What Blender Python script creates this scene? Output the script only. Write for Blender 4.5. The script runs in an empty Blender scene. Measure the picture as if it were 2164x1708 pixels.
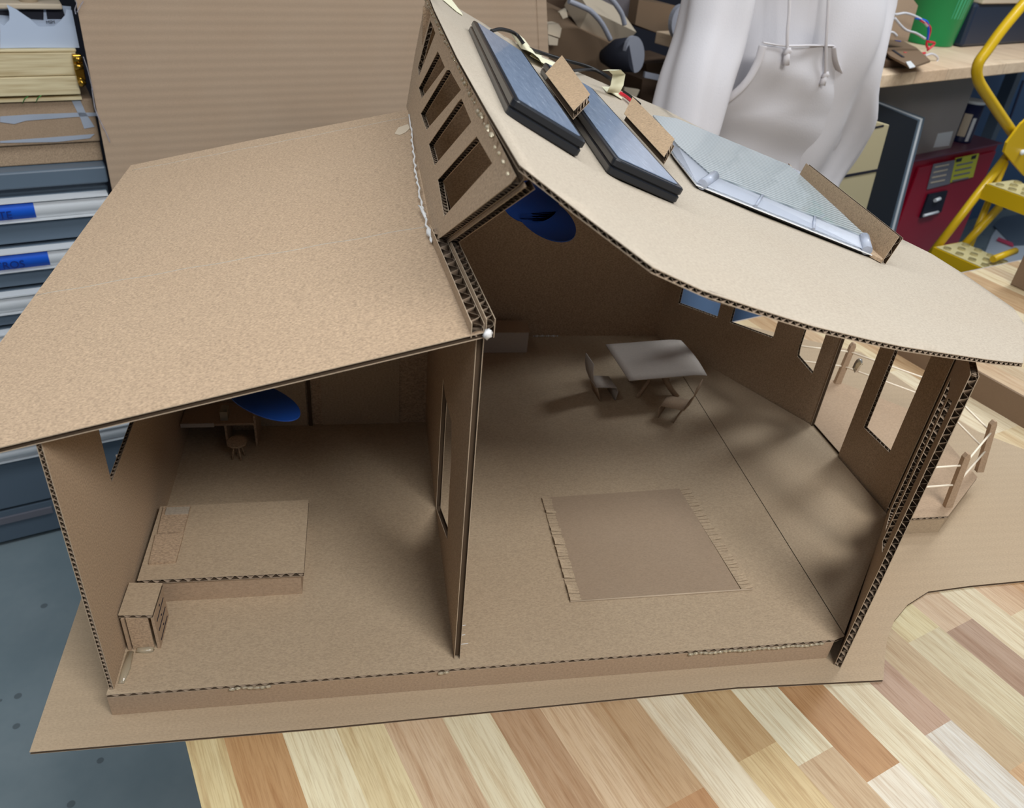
import bpy, bmesh, math, random
from mathutils import Vector, Matrix
from mathutils.geometry import tessellate_polygon
random.seed(7)
S = bpy.context.scene
COL = S.collection
# ------------------------------------------------------------------ camera model (survey of the photograph)
W, H, F = 2164, 1708, 1703.2
CX, CY = 1082.0, 854.0
RT = Vector((0.98395065, -0.15702287, 0.08476396))
DN = Vector((-0.01741039, -0.55723971, -0.83016913))
FW = Vector((0.17758939, 0.81536968, -0.55103021))
CAM = Vector((0.2614, -0.559, 0.7534))
A20 = math.radians(20)
E1 = Vector((math.cos(A20), math.sin(A20), 0)); E2 = Vector((-math.sin(A20), math.cos(A20), 0)); UP = Vector((0, 0, 1))
def ray(p):
    return (RT*(p[0]-CX) + DN*(p[1]-CY) + FW*F)
def PL(p, q, n):
    r = ray(p); return CAM + r*(((Vector(q)-CAM).dot(n))/r.dot(n))
def PZ(p, z): return PL(p, (0, 0, z), Vector((0, 0, 1)))
def PY(p, y): return PL(p, (0, y, 0), Vector((0, 1, 0)))
def PXx(p, x): return PL(p, (x, 0, 0), Vector((1, 0, 0)))
def PE(p, d): return PL(p, E2*d, E2)
def room(a, b, z): return E1*a + E2*b + Vector((0, 0, z))
# ------------------------------------------------------------------ colour + materials
def lin(c):
    return tuple(((x/255)/12.92 if x/255 <= .04045 else ((x/255+.055)/1.055)**2.4) for x in c)
def mat(name, rgb, rough=.6, metal=0., spec=.5, trans=0., ior=1.45, alpha=1., coat=0.):
    m = bpy.data.materials.new(name); m.use_nodes = True
    b = m.node_tree.nodes['Principled BSDF']
    b.inputs['Base Color'].default_value = (*lin(rgb), 1)
    b.inputs['Roughness'].default_value = rough; b.inputs['Metallic'].default_value = metal
    b.inputs['Specular IOR Level'].default_value = spec
    b.inputs['Transmission Weight'].default_value = trans; b.inputs['IOR'].default_value = ior
    b.inputs['Alpha'].default_value = alpha; b.inputs['Coat Weight'].default_value = coat
    return m
class NT:
    def __init__(s, m):
        s.m = m; s.t = m.node_tree; s.b = s.t.nodes['Principled BSDF']
    def n(s, typ, **k):
        o = s.t.nodes.new(typ)
        for a, v in k.items():
            if a.startswith('i_'):
                o.inputs[a[2:].replace('_', ' ')].default_value = v
            else: setattr(o, a, v)
        return o
    def l(s, a, b): s.t.links.new(a, b)
    def math(s, op, a, b=None, c=None):
        o = s.n('ShaderNodeMath', operation=op)
        for i, x in enumerate((a, b, c)):
            if x is None: continue
            if isinstance(x, (int, float)): o.inputs[i].default_value = x
            else: s.l(x, o.inputs[i])
        return o.outputs[0]
    def ramp(s, fac, stops, interp='LINEAR'):
        o = s.n('ShaderNodeValToRGB'); o.color_ramp.interpolation = interp
        e = o.color_ramp.elements
        while len(e) < len(stops): e.new(.5)
        for i, (p, c) in enumerate(stops):
            e[i].position = p; e[i].color = (*lin(c), 1)
        s.l(fac, o.inputs[0]); return o.outputs[0]
    def mix(s, fac, a, b, mode='MIX'):
        o = s.n('ShaderNodeMix', data_type='RGBA', blend_type=mode)
        for i, x in ((0, fac), (6, a), (7, b)):
            if isinstance(x, (int, float)): o.inputs[i].default_value = x
            elif isinstance(x, tuple): o.inputs[i].default_value = (*lin(x), 1)
            else: s.l(x, o.inputs[i])
        return o.outputs[2]
    def coord(s, scale=(1, 1, 1), rot=(0, 0, 0)):
        g = s.n('ShaderNodeNewGeometry'); mp = s.n('ShaderNodeMapping')
        mp.inputs['Scale'].default_value = scale; mp.inputs['Rotation'].default_value = rot
        s.l(g.outputs['Position'], mp.inputs[0]); return mp.outputs[0]
    def noise(s, vec, scale, detail=3, rough=.5, dist=0.):
        o = s.n('ShaderNodeTexNoise'); o.inputs['Scale'].default_value = scale
        o.inputs['Detail'].default_value = detail; o.inputs['Roughness'].default_value = rough
        o.inputs['Distortion'].default_value = dist
        s.l(vec, o.inputs['Vector']); return o.outputs[0]
    def bump(s, h, strength=.3, dist=.001):
        o = s.n('ShaderNodeBump'); o.inputs['Strength'].default_value = strength; o.inputs['Distance'].default_value = dist
        s.l(h, o.inputs['Height']); s.l(o.outputs[0], s.b.inputs['Normal'])
def cardboard(name, rgb, ribs=0., axis=0, dark=None, fleck=.16, pitch=.007, rot=(0, 0, 0)):
    m = mat(name, rgb, .85, spec=.25); t = NT(m)
    d = dark or tuple(int(x*.78) for x in rgb)
    lt = tuple(min(255, int(x*1.15)) for x in rgb)
    big = t.noise(t.coord(), 7, 3)
    fib = t.noise(t.coord((1, 2.2, 1.6)), 330, 4, .7)
    base = t.mix(t.math('MULTIPLY', big, .55), rgb, tuple(int(x*y) for x, y in zip(rgb, (.92, .86, .80))))
    f2 = t.ramp(fib, [(.36, d), (.5, rgb), (.66, lt)])
    col = t.mix(fleck*2.4 if fleck < .4 else .9, base, f2)
    h = fib
    if ribs:
        sc = [0, 0, 0]; sc[axis] = 1/pitch
        v = t.coord(tuple(sc), rot)
        sx = t.n('ShaderNodeSeparateXYZ'); t.l(v, sx.inputs[0])
        w = t.math('SINE', t.math('MULTIPLY', sx.outputs[axis], 6.2832))
        w01 = t.math('MULTIPLY_ADD', w, .5, .5)
        col = t.mix(t.math('MULTIPLY', w01, ribs), col, tuple(int(x*.8) for x in rgb))
        h = t.math('ADD', t.math('MULTIPLY', fib, .5), t.math('MULTIPLY', w01, ribs*2))
    t.l(col, t.b.inputs['Base Color'])
    t.bump(h, .25, .0012)
    return m
M = {}
M['kraft'] = cardboard('kraft_cardboard', (178, 155, 130), fleck=.30)
M['floor'] = cardboard('floor_cardboard', (178, 160, 136), fleck=.16)
M['ground'] = cardboard('ground_board_cardboard', (173, 155, 131), ribs=.08, axis=1, pitch=.016, fleck=.12)
M['bracket'] = cardboard('bracket_cardboard', (162, 139, 112), fleck=.34)
M['pale'] = cardboard('pale_cardboard', (174, 165, 151), fleck=.14)
M['brown'] = cardboard('brown_cardboard', (172, 150, 127), fleck=.14)
M['rugm'] = cardboard('rug_cardboard', (160, 142, 122), fleck=.10)
M['liner'] = mat('cut_liner_edge', (186, 168, 146), .9, spec=.1)
M['flute'] = mat('flute_paper', (152, 134, 116), .9, spec=.1)
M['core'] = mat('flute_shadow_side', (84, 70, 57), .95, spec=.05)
M['greyboard'] = cardboard('grey_paperboard', (188, 182, 176), fleck=.06)
M['glue'] = mat('hot_glue', (225, 215, 190), .12, spec=.6, trans=.65, ior=1.4)
M['glue_white'] = mat('white_glue', (225, 226, 226), .35)
M['tape'] = mat('masking_tape', (232, 229, 200), .6)
M['stick'] = mat('white_stick', (238, 226, 205), .6)
M['black'] = mat('black_plastic', (24, 27, 33), .32, spec=.5)
M['black2'] = mat('black_rubber', (20, 20, 22), .45)
M['red'] = mat('red_wire', (205, 40, 60), .4)
M['bluefan'] = mat('blue_paper', (4, 60, 138), .6)
M['navyhub'] = mat('navy_paper', (4, 36, 120), .6)
M['cell'] = mat('solar_glass', (128, 142, 166), .3, spec=.6, metal=.0, coat=.3)
t = NT(M['cell']); fl = t.noise(t.coord((1, .12, 1), (0, 0, .3)), 260, 3, .8)
sc_ = t.ramp(fl, [(.3, (112, 128, 152)), (.62, (132, 148, 172)), (.72, (176, 188, 206))]); t.l(sc_, t.b.inputs['Base Color'])  # blue-grey tones have the reflection on the glass put into the colour
M['cell2'] = mat('ridged_panel', (132, 142, 146), .3, coat=.3)
t = NT(M['cell2']); g = t.coord((0, 1/.011, 0)); sx = t.n('ShaderNodeSeparateXYZ'); t.l(g, sx.inputs[0])
w = t.math('SINE', t.math('MULTIPLY', sx.outputs[1], 6.2832)); wf = t.math('MULTIPLY_ADD', w, .5, .5)
t.l(t.mix(wf, (122, 134, 140), (172, 182, 186)), t.b.inputs['Base Color']); t.bump(wf, .4, .001)
M['clear'] = mat('frosted_acrylic', (205, 212, 226), .25, spec=.5, trans=.55, ior=1.3)
# wood
def wood(name, stops, axis_rot, width=.053, length=.36, grain=1.):
    m = mat(name, (220, 190, 150), .5, spec=.3, coat=.0); t = NT(m)
    v = t.coord((1, 1, 1), axis_rot); sx = t.n('ShaderNodeSeparateXYZ'); t.l(v, sx.inputs[0])
    X, Y = sx.outputs[0], sx.outputs[1]
    si = t.math('FLOOR', t.math('DIVIDE', t.math('ADD', X, .018), width))
    r1 = t.n('ShaderNodeTexWhiteNoise', noise_dimensions='1D'); t.l(si, r1.inputs['W'])
    yy = t.math('ADD', t.math('DIVIDE', Y, length), t.math('MULTIPLY', r1.outputs[0], 7.3))
    pi = t.math('FLOOR', yy)
    cv = t.n('ShaderNodeCombineXYZ'); t.l(si, cv.inputs[0]); t.l(pi, cv.inputs[1])
    r2 = t.n('ShaderNodeTexWhiteNoise', noise_dimensions='3D'); t.l(cv.outputs[0], r2.inputs['Vector'])
    col = t.ramp(r2.outputs[0], stops, 'CONSTANT')
    # grain: stretched noise, offset per plank
    off = t.n('ShaderNodeVectorMath', operation='ADD'); t.l(v, off.inputs[0])
    sc = t.n('ShaderNodeVectorMath', operation='SCALE'); t.l(r2.outputs[1], sc.inputs[0]); sc.inputs['Scale'].default_value = 5.
    t.l(sc.outputs[0], off.inputs[1])
    mp = t.n('ShaderNodeMapping'); mp.inputs['Scale'].default_value = (1, .07, 1); t.l(off.outputs[0], mp.inputs[0])
    g1 = t.noise(mp.outputs[0], 55, 4, .6, .6); g2 = t.noise(mp.outputs[0], 330, 3, .6)
    gg = t.math('ADD', t.math('MULTIPLY', g1, .65), t.math('MULTIPLY', g2, .35))
    gc = t.ramp(gg, [(.30, (150, 118, 90)), (.46, (225, 215, 205)), (.62, (255, 255, 255))])
    col = t.mix(.75*grain, col, gc, 'MULTIPLY')
    fx = t.math('FRACT', t.math('DIVIDE', t.math('ADD', X, .018), width)); fy = t.math('FRACT', yy)
    lx = t.math('LESS_THAN', fx, .018); ly = t.math('LESS_THAN', fy, .0035)
    ln = t.math('MAXIMUM', lx, ly)
    col = t.mix(t.math('MULTIPLY', ln, .35), col, (96, 66, 40))
    # pencil scuffs
    sv = t.n('ShaderNodeTexNoise'); sv.inputs['Scale'].default_value = 9; t.l(t.coord((3, .5, 1), (0, 0, -.75)), sv.inputs['Vector']); sv.inputs['Detail'].default_value = 6
    scf = t.math('MULTIPLY', t.math('GREATER_THAN', sv.outputs[0], .69), .25)
    col = t.mix(scf, col, (120, 110, 110))
    t.l(col, t.b.inputs['Base Color'])
    return m
M['butcher'] = wood('butcher_block', [(0, (238, 220, 180)), (.16, (224, 186, 140)), (.3, (243, 231, 205)), (.44, (206, 160, 112)), (.54, (234, 208, 160)), (.66, (218, 184, 148)), (.78, (240, 224, 188)), (.9, (194, 152, 112))], (0, 0, -A20))
def plankmat(name):
    m = mat(name, (220, 195, 155), .5, spec=.3); t = NT(m)
    at = t.n('ShaderNodeAttribute', attribute_name='plank'); sd = t.n('ShaderNodeAttribute', attribute_name='seed')
    v = t.coord((1, 1, 1), (0, 0, -A20))
    off = t.n('ShaderNodeVectorMath', operation='ADD'); t.l(v, off.inputs[0])
    sc = t.n('ShaderNodeVectorMath', operation='SCALE'); t.l(sd.outputs['Color'], sc.inputs[0]); sc.inputs['Scale'].default_value = 9.; t.l(sc.outputs[0], off.inputs[1])
    mp = t.n('ShaderNodeMapping'); mp.inputs['Scale'].default_value = (1, .045, 1); t.l(off.outputs[0], mp.inputs[0])
    g1 = t.noise(mp.outputs[0], 70, 4, .6, .9); g2 = t.noise(mp.outputs[0], 520, 3, .65)
    col = t.mix(.6, at.outputs['Color'], t.ramp(g1, [(.30, (206, 178, 150)), (.47, (244, 238, 230)), (.6, (255, 255, 255))]), 'MULTIPLY')
    col = t.mix(.4, col, t.ramp(g2, [(.36, (196, 176, 156)), (.55, (255, 255, 255))]), 'MULTIPLY')
    sv = t.noise(t.coord((2.2, .3, 1), (0, 0, -.9)), 14, 7, .7)
    col = t.mix(t.math('MULTIPLY', t.math('GREATER_THAN', sv, .70), .35), col, (120, 108, 100))
    t.l(col, t.b.inputs['Base Color']); return m
M['butcher'] = plankmat('butcher_block')
M['benchwood'] = wood('bench_wood', [(0, (232, 206, 176)), (.4, (238, 214, 184)), (.7, (226, 198, 168))], (0, 0, -A20), .2, 1.5, .5)
M['lightwood'] = mat('light_pine', (214, 198, 158), .6)
t = NT(M['lightwood']); t.l(t.ramp(t.noise(t.coord((.06, .06, 1)), 120, 3), [(.3, (190, 170, 130)), (.6, (222, 208, 170))]), t.b.inputs['Base Color'])
M['steel'] = mat('cabinet_steel', (98, 114, 130), .38, spec=.5)
M['alu'] = mat('aluminium', (228, 233, 238), .34, metal=.0)
M['bluetape'] = mat('blue_painters_tape', (10, 92, 215), .6)
M['ink'] = mat('ink', (8, 40, 120), .6)
M['blackink'] = mat('black_ink', (20, 22, 40), .6)
M['concrete'] = mat('concrete', (130, 146, 154), .42, spec=.4)
t = NT(M['concrete']); a = t.noise(t.coord(), 3.2, 5, .6); b_ = t.noise(t.coord(), 26, 4, .7)
cc = t.mix(t.math('MULTIPLY', b_, .6), t.ramp(a, [(.3, (116, 134, 142)), (.7, (146, 160, 166))]), (124, 142, 150))
sp = t.n('ShaderNodeTexVoronoi'); sp.inputs['Scale'].default_value = 13; t.l(t.coord(), sp.inputs['Vector'])
cc = t.mix(t.math('MULTIPLY', t.math('LESS_THAN', sp.outputs['Distance'], .11), .55), cc, (62, 68, 74)); t.l(cc, t.b.inputs['Base Color'])
M['sheet'] = cardboard('sheet_cardboard', (186, 164, 142), ribs=.22, axis=2, pitch=.0195, fleck=.05)
M['wallblue'] = mat('blue_painted_wall', (72, 106, 146), .5)
M['wallgrey'] = mat('grey_wall', (150, 152, 156), .8)
M['darkwall'] = mat('dark_store', (36, 38, 50), .8)
M['foam'] = mat('white_foam_board', (190, 205, 228), .7)
M['white'] = mat('white_plastic', (226, 228, 230), .5)
M['offwhite'] = mat('offwhite_card', (205, 190, 168), .7)
M['greypaint'] = mat('grey_tape', (168, 178, 194), .5)
M['brass'] = mat('brass', (190, 150, 60), .25, metal=1.)
M['leaf'] = mat('green_plastic_leaf', (58, 150, 70), .5)
M['green'] = mat('green_plastic', (10, 150, 84), .35)
M['greenpale'] = mat('pale_green_print', (70, 165, 120), .5)
M['navy'] = mat('navy_plastic', (34, 46, 66), .4)
M['redsteel'] = mat('red_cabinet_paint', (150, 16, 44), .35, spec=.5)
M['redtop'] = mat('red_cabinet_top', (120, 70, 92), .4)
M['yellow'] = mat('yellow_paint', (214, 176, 22), .35, coat=.2)
M['tread'] = mat('worn_tread', (196, 186, 140), .5)
M['signgrey'] = mat('sign_grey', (120, 120, 130), .5)
M['signyellow'] = mat('sign_yellow', (196, 196, 60), .5)
M['cream'] = mat('cream_steel', (196, 184, 148), .5)
M['boxgrey'] = cardboard('greyish_cardboard', (168, 162, 160), fleck=.04)
M['foamblack'] = mat('black_foam_board', (26, 32, 42), .6)
M['canblue'] = mat('dark_blue_label', (22, 30, 70), .4)
M['scrap'] = cardboard('scrap_cardboard', (128, 108, 88), fleck=.05)
M['scrapdark'] = cardboard('dark_scrap_cardboard', (98, 80, 66), fleck=.05)
M['scrapgrey'] = mat('grey_scrap', (110, 104, 108), .7)
M['lamp'] = mat('grey_shade', (165, 168, 180), .4)
M['skin'] = mat('skin', (205, 160, 130), .5)
M['jeans'] = mat('blue_jeans', (104, 132, 170), .8)
M['hair'] = mat('brown_hair', (60, 42, 30), .6)
M['hoodie'] = mat('hoodie_fleece', (206, 204, 208), .95, spec=.1)
t = NT(M['hoodie']); hf = t.noise(t.coord(), 300, 2, .6); t.bump(hf, .2, .002)
M['hoodie2'] = mat('hoodie_rib', (198, 194, 196), .95, spec=.1)
M['orange'] = mat('orange_plastic', (214, 84, 40), .5)
M['wirewhite'] = mat('white_wire', (205, 205, 210), .5)
M['plastic_film'] = mat('clear_film', (235, 235, 245), .15, trans=.8, ior=1.2)
M['paleblue'] = mat('pale_blue_daylight', (214, 226, 238), .5)  # daylight on the floor beyond is put into this pale blue
M['pink'] = mat('pink_tape', (214, 80, 110), .6)
# ------------------------------------------------------------------ mesh builder
class MB:
    def __init__(s): s.v = []; s.f = []; s.m = []; s.sm = []
    def add(s, vs, fs, mi=0, smooth=False):
        k = len(s.v); s.v += [Vector(v) for v in vs]
        for f in fs: s.f.append([k+i for i in f]); s.m.append(mi); s.sm.append(smooth)
        return s
    def box8(s, p, mi=0):      # p: 8 points, bottom 4 then top 4
        return s.add(p, [(3, 2, 1, 0), (4, 5, 6, 7), (0, 1, 5, 4), (1, 2, 6, 5), (2, 3, 7, 6), (3, 0, 4, 7)], mi)
    def box(s, lo, hi, mi=0):
        (a, b, c), (d, e, f) = lo, hi
        return s.box8([(a, b, c), (d, b, c), (d, e, c), (a, e, c), (a, b, f), (d, b, f), (d, e, f), (a, e, f)], mi)
    def rbox(s, lo, hi, mi=0):  # room axes
        (a, b, c), (d, e, f) = lo, hi
        return s.box8([room(*q) for q in [(a, b, c), (d, b, c), (d, e, c), (a, e, c), (a, b, f), (d, b, f), (d, e, f), (a, e, f)]], mi)
    def prism(s, poly, off, mi=0, mside=None):
        off = Vector(off); poly = [Vector(p) for p in poly]; n = len(poly)
        tris = tessellate_polygon([poly])
        s.add(poly, [tuple(t) for t in tris], mi); s.add([p+off for p in poly], [tuple(reversed(t)) for t in tris], mi)
        s.add(poly+[p+off for p in poly], [(i, (i+1) % n, n+(i+1) % n, n+i) for i in range(n)], mi if mside is None else mside)
        return s
    def tube(s, path, r, n=8, mi=0, cap=True, flat=None):
        path = [Vector(p) for p in path]; rings = []; prev = None
        rr = r if isinstance(r, (list, tuple)) else [r]*len(path)
        for i, p in enumerate(path):
            d = (path[min(i+1, len(path)-1)]-path[max(i-1, 0)]).normalized()
            if prev is None:
                a = d.cross(UP); a = a if a.length > .1 else d.cross(Vector((1, 0, 0)))
            else: a = prev-d*prev.dot(d)
            a.normalize(); prev = a; b = d.cross(a)
            fb = flat or 1.
            rings.append([p+a*rr[i]*math.cos(6.2832*k/n)+b*rr[i]*fb*math.sin(6.2832*k/n) for k in range(n)])
        vs = [v for R in rings for v in R]; fs = []
        for i in range(len(path)-1):
            for k in range(n): fs.append((i*n+k, i*n+(k+1) % n, (i+1)*n+(k+1) % n, (i+1)*n+k))
        s.add(vs, fs, mi, True)
        if cap: s.add(rings[0], [tuple(range(n))[::-1]], mi); s.add(rings[-1], [tuple(range(n))], mi)
        return s
    def lathe(s, base, axis, prof, n=32, mi=0, capb=True, capt=True):
        base = Vector(base); ax = Vector(axis).normalized(); a = ax.cross(Vector((1, .01, 0))).normalized(); b = ax.cross(a)
        vs = []
        for h, r in prof: vs += [base+ax*h+(a*math.cos(6.2832*k/n)+b*math.sin(6.2832*k/n))*r for k in range(n)]
        fs = [(i*n+k, i*n+(k+1) % n, (i+1)*n+(k+1) % n, (i+1)*n+k) for i in range(len(prof)-1) for k in range(n)]
        s.add(vs, fs, mi, True)
        if capb: s.add(vs[:n], [tuple(range(n))[::-1]], mi)
        if capt: s.add(vs[-n:], [tuple(range(n))], mi)
        return s
    def build(s, name, mats, parent=None, fix=True, bevel=0., subsurf=0, fmap=None):
        if fmap: s.v = [fmap(v) for v in s.v]
        lo = Vector([min(v[i] for v in s.v) for i in range(3)]); hi = Vector([max(v[i] for v in s.v) for i in range(3)])
        c = (lo+hi)/2
        me = bpy.data.meshes.new(name); me.from_pydata([v-c for v in s.v], [], s.f)
        for mm in (mats if isinstance(mats, (list, tuple)) else [mats]): me.materials.append(M[mm])
        me.polygons.foreach_set('material_index', s.m); me.polygons.foreach_set('use_smooth', s.sm)
        bm = bmesh.new(); bm.from_mesh(me)
        bmesh.ops.remove_doubles(bm, verts=bm.verts, dist=1e-6)
        if fix: bmesh.ops.recalc_face_normals(bm, faces=bm.faces)
        bm.to_mesh(me); bm.free(); me.update()
        o = bpy.data.objects.new(name, me); COL.objects.link(o)
        par = Vector((0, 0, 0)); q = parent
        while q is not None: par += q.location; q = q.parent
        o.parent = parent; o.location = c-par
        if bevel:
            md = o.modifiers.new('bevel', 'BEVEL'); md.width = bevel; md.segments = 2; md.limit_method = 'ANGLE'
        if subsurf:
            md = o.modifiers.new('sub', 'SUBSURF'); md.levels = subsurf; md.render_levels = subsurf
        return o
def tag(o, label=None, cat=None, group=None, kind=None):
    if label: o['label'] = label
    if cat: o['category'] = cat
    if group: o['group'] = group
    if kind: o['kind'] = kind
    return o
def empty(name, loc, label, cat, group=None):
    o = bpy.data.objects.new(name, None); COL.objects.link(o); o.location = loc; o.empty_display_size = .02
    return tag(o, label, cat, group)
def copy_tree(o, off, parent=None, zr=0):
    c = o.copy(); COL.objects.link(c); c.parent = parent
    if parent is None: c.location = o.location+Vector(off)
    for ch in list(o.children): copy_tree(ch, off, c)
    return c
# ------------------------------------------------------------------ corrugated board
def offset_loop(pts, d):
    n = len(pts); ar = sum(pts[i][0]*pts[(i+1) % n][1]-pts[(i+1) % n][0]*pts[i][1] for i in range(n)); sg = 1 if ar > 0 else -1
    out = []
    for i in range(n):
        p0, p1, p2 = Vector(pts[i-1]), Vector(pts[i]), Vector(pts[(i+1) % n])
        a = (p1-p0).normalized(); b = (p2-p1).normalized()
        na = Vector((-a.y, a.x))*sg; nb = Vector((-b.y, b.x))*sg
        m = na+nb; L = m.length
        m = na if L < .2 else m/L
        k = d/max(.35, m.dot(na)); out.append(p1+m*k)
    return out
def corr(name, outer, holes, frame, t, mats, parent=None, waves='all', inset=.005, pitch=.0075, lin_t=.0006, cuts=None, label=None, holewave=True, sides=True):
    """corrugated panel. outer / holes: 2D loops (u,v). frame(u,v,w)->world, w from 0 (lower liner) to t (upper liner).
    mats: face material name(s) (top, bottom)."""
    top, bot = (mats if isinstance(mats, tuple) else (mats, mats))
    mb = MB()
    loops = [[Vector(p) for p in outer]]+[[Vector(p) for p in h] for h in holes]
    def face(w, mi):
        flat = [p for L in loops for p in L]
        tr = tessellate_polygon([[Vector((p.x, p.y, 0)) for p in L] for L in loops])
        bm = bmesh.new(); vs = [bm.verts.new((p.x, p.y, w)) for p in flat]
        for tt in tr:
            try: bm.faces.new([vs[i] for i in tt])
            except ValueError: pass
        for c in (cuts or []):
            bmesh.ops.bisect_plane(bm, geom=bm.verts[:]+bm.edges[:]+bm.faces[:], plane_co=(c, 0, 0), plane_no=(1, 0, 0))
        bm.verts.index_update()
        mb.add([v.co.copy() for v in bm.verts], [tuple(v.index for v in f.verts) for f in bm.faces], mi, bool(cuts)); bm.free()
    def wall(L, w0, w1, mi):
        P = []
        for i in range(len(L)):       # subdivide for bent boards
            a, b = L[i], L[(i+1) % len(L)]; k = max(1, int(abs(b.x-a.x)/.03)) if cuts else 1
            P += [a.lerp(b, j/k) for j in range(k)]
        n = len(P)
        mb.add([(p.x, p.y, w0) for p in P]+[(p.x, p.y, w1) for p in P], [(i, (i+1) % n, n+(i+1) % n, n+i) for i in range(n)], mi)
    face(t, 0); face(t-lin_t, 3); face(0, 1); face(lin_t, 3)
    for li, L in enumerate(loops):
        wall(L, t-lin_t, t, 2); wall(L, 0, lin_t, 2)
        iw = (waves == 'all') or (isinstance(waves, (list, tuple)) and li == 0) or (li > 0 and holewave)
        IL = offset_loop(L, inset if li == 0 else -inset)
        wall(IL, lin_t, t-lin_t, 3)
        for i in range(len(L)):
            if isinstance(waves, (list, tuple)) and li == 0 and i not in waves: continue
            if waves is None and li == 0: continue
            if li > 0 and not holewave: continue
            a, b = L[i], L[(i+1) % len(L)]; ia, ib = IL[i], IL[(i+1) % len(L)]
            ln = (b-a).length; k = max(1, int(ln/pitch)); st = 6
            ro = []; ri = []
            for j in range(k*st+1):
                f = j/(k*st); ph = 6.2832*j/st+li
                ww = t/2+(t/2-lin_t)*math.sin(ph)
                jit = 1+.0*random.random()
                p = a.lerp(b, f); q = ia.lerp(ib, f)
                p = p.lerp(q, .06+.10*random.random())
                ro.append((p.x, p.y, ww*jit)); ri.append((q.x, q.y, ww))
            n = len(ro)
            th = .0003
            mb.add(ro+ri, [(j, j+1, n+j+1, n+j) for j in range(n-1)], 4, True)
            mb.add([(x, y, z-th) for x, y, z in ro]+[(x, y, z) for x, y, z in ro], [(j, j+1, n+j+1, n+j) for j in range(n-1)], 2)
    o = mb.build(name, [top, bot, 'liner', 'core', 'flute'], parent, fix=False, fmap=lambda v: frame(v.x, v.y, v.z))
    if label: o['label'] = label
    return o
def flatframe(O, U, V, N):
    O, U, V, N = Vector(O), Vector(U).normalized(), Vector(V).normalized(), Vector(N).normalized()
    return lambda u, v, w: O+U*u+V*v+N*w
def blob(mb, p, r, sc=(1, 1, .6), mi=0, seed=0, n=10):
    rnd = random.Random(seed); p = Vector(p); vs = []; fs = []
    for i in range(n//2+1):
        th = math.pi*i/(n//2)
        for k in range(n):
            q = 6.2832*k/n; rr = r*(1+.25*rnd.uniform(-1, 1))
            vs.append(p+Vector((math.sin(th)*math.cos(q)*rr*sc[0], math.sin(th)*math.sin(q)*rr*sc[1], math.cos(th)*rr*sc[2])))
    for i in range(n//2):
        for k in range(n): fs.append((i*n+k, i*n+(k+1) % n, (i+1)*n+(k+1) % n, (i+1)*n+k))
    mb.add(vs, fs, mi, True)
# ================================================================== SETTING
FZ = -.92
mb = MB(); mb.rbox((-3, -3, FZ-.05), (9, 5.2, FZ)); tag(mb.build('floor', 'concrete'), kind='structure')
mb = MB(); mb.rbox((-3, 2.75, FZ), (3.2, 2.85, 2.2)); tag(mb.build('wall_back', 'darkwall'), kind='structure')
mb = MB(); mb.rbox((3.2, 3.6, FZ), (9, 3.7, 2.2)); tag(mb.build('wall_back_right', 'wallgrey'), kind='structure')
mb = MB(); mb.rbox((-3.1, -3, FZ), (-3, 5, 2.2)); tag(mb.build('wall_left', 'wallgrey'), kind='structure')
# ================================================================== WORKBENCH (butcher block)
tl = Vector((.075, -.032)); e1c = E1.x*tl.x+E1.y*tl.y
TZ = -.004
wb = empty('workbench', room(1.2, -.3, FZ), 'butcher block workbench with striped wooden top that the cardboard house stands on', 'workbench')
PAL = [(224, 206, 166), (216, 192, 148), (200, 168, 126), (226, 212, 180), (190, 152, 108), (210, 182, 146), (220, 200, 158), (206, 184, 150)]
strips = [(.0595, [(9, (218, 200, 150))]), (.094, [(9, (192, 150, 100))]), (.148, [(9, (230, 218, 180))]), (.199, [(9, (222, 204, 158))]), (.245, [(9, (210, 182, 148))]), (.303, [(9, (224, 212, 178))]),
    (.352, [(9, (192, 158, 122))]), (.404, [(9, (214, 186, 150))]), (.455, [(.333, (196, 164, 124)), (9, (186, 142, 98))]), (.508, [(9, (224, 212, 184))]), (.560, [(.328, (188, 158, 112)), (9, (208, 184, 136))]),
    (.615, [(.36, (218, 210, 180)), (9, (196, 170, 134))]), (.668, [(.406, (180, 138, 92)), (9, (220, 212, 194))]), (.720, [(.26, (196, 162, 124)), (9, (216, 206, 176))]), (.774, [(.397, (178, 148, 124)), (9, (206, 202, 192))]),
    (.820, [(9, (186, 164, 128))]), (.869, [(.30, (206, 194, 150)), (9, (198, 186, 152))]), (.930, [(.31, (196, 170, 138)), (9, (168, 140, 116))]), (.984, [(9, (214, 202, 170))]), (1.037, [(.33, (202, 172, 136)), (9, (212, 196, 160))])]
x_ = 1.092
rs = random.Random(21)
while x_ < 3.05: strips.append((x_, [(rs.uniform(.05, .4), rs.choice(PAL)), (9, rs.choice(PAL))])); x_ += .0515
vs = []; fs = []; pc = []; sdc = []
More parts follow.
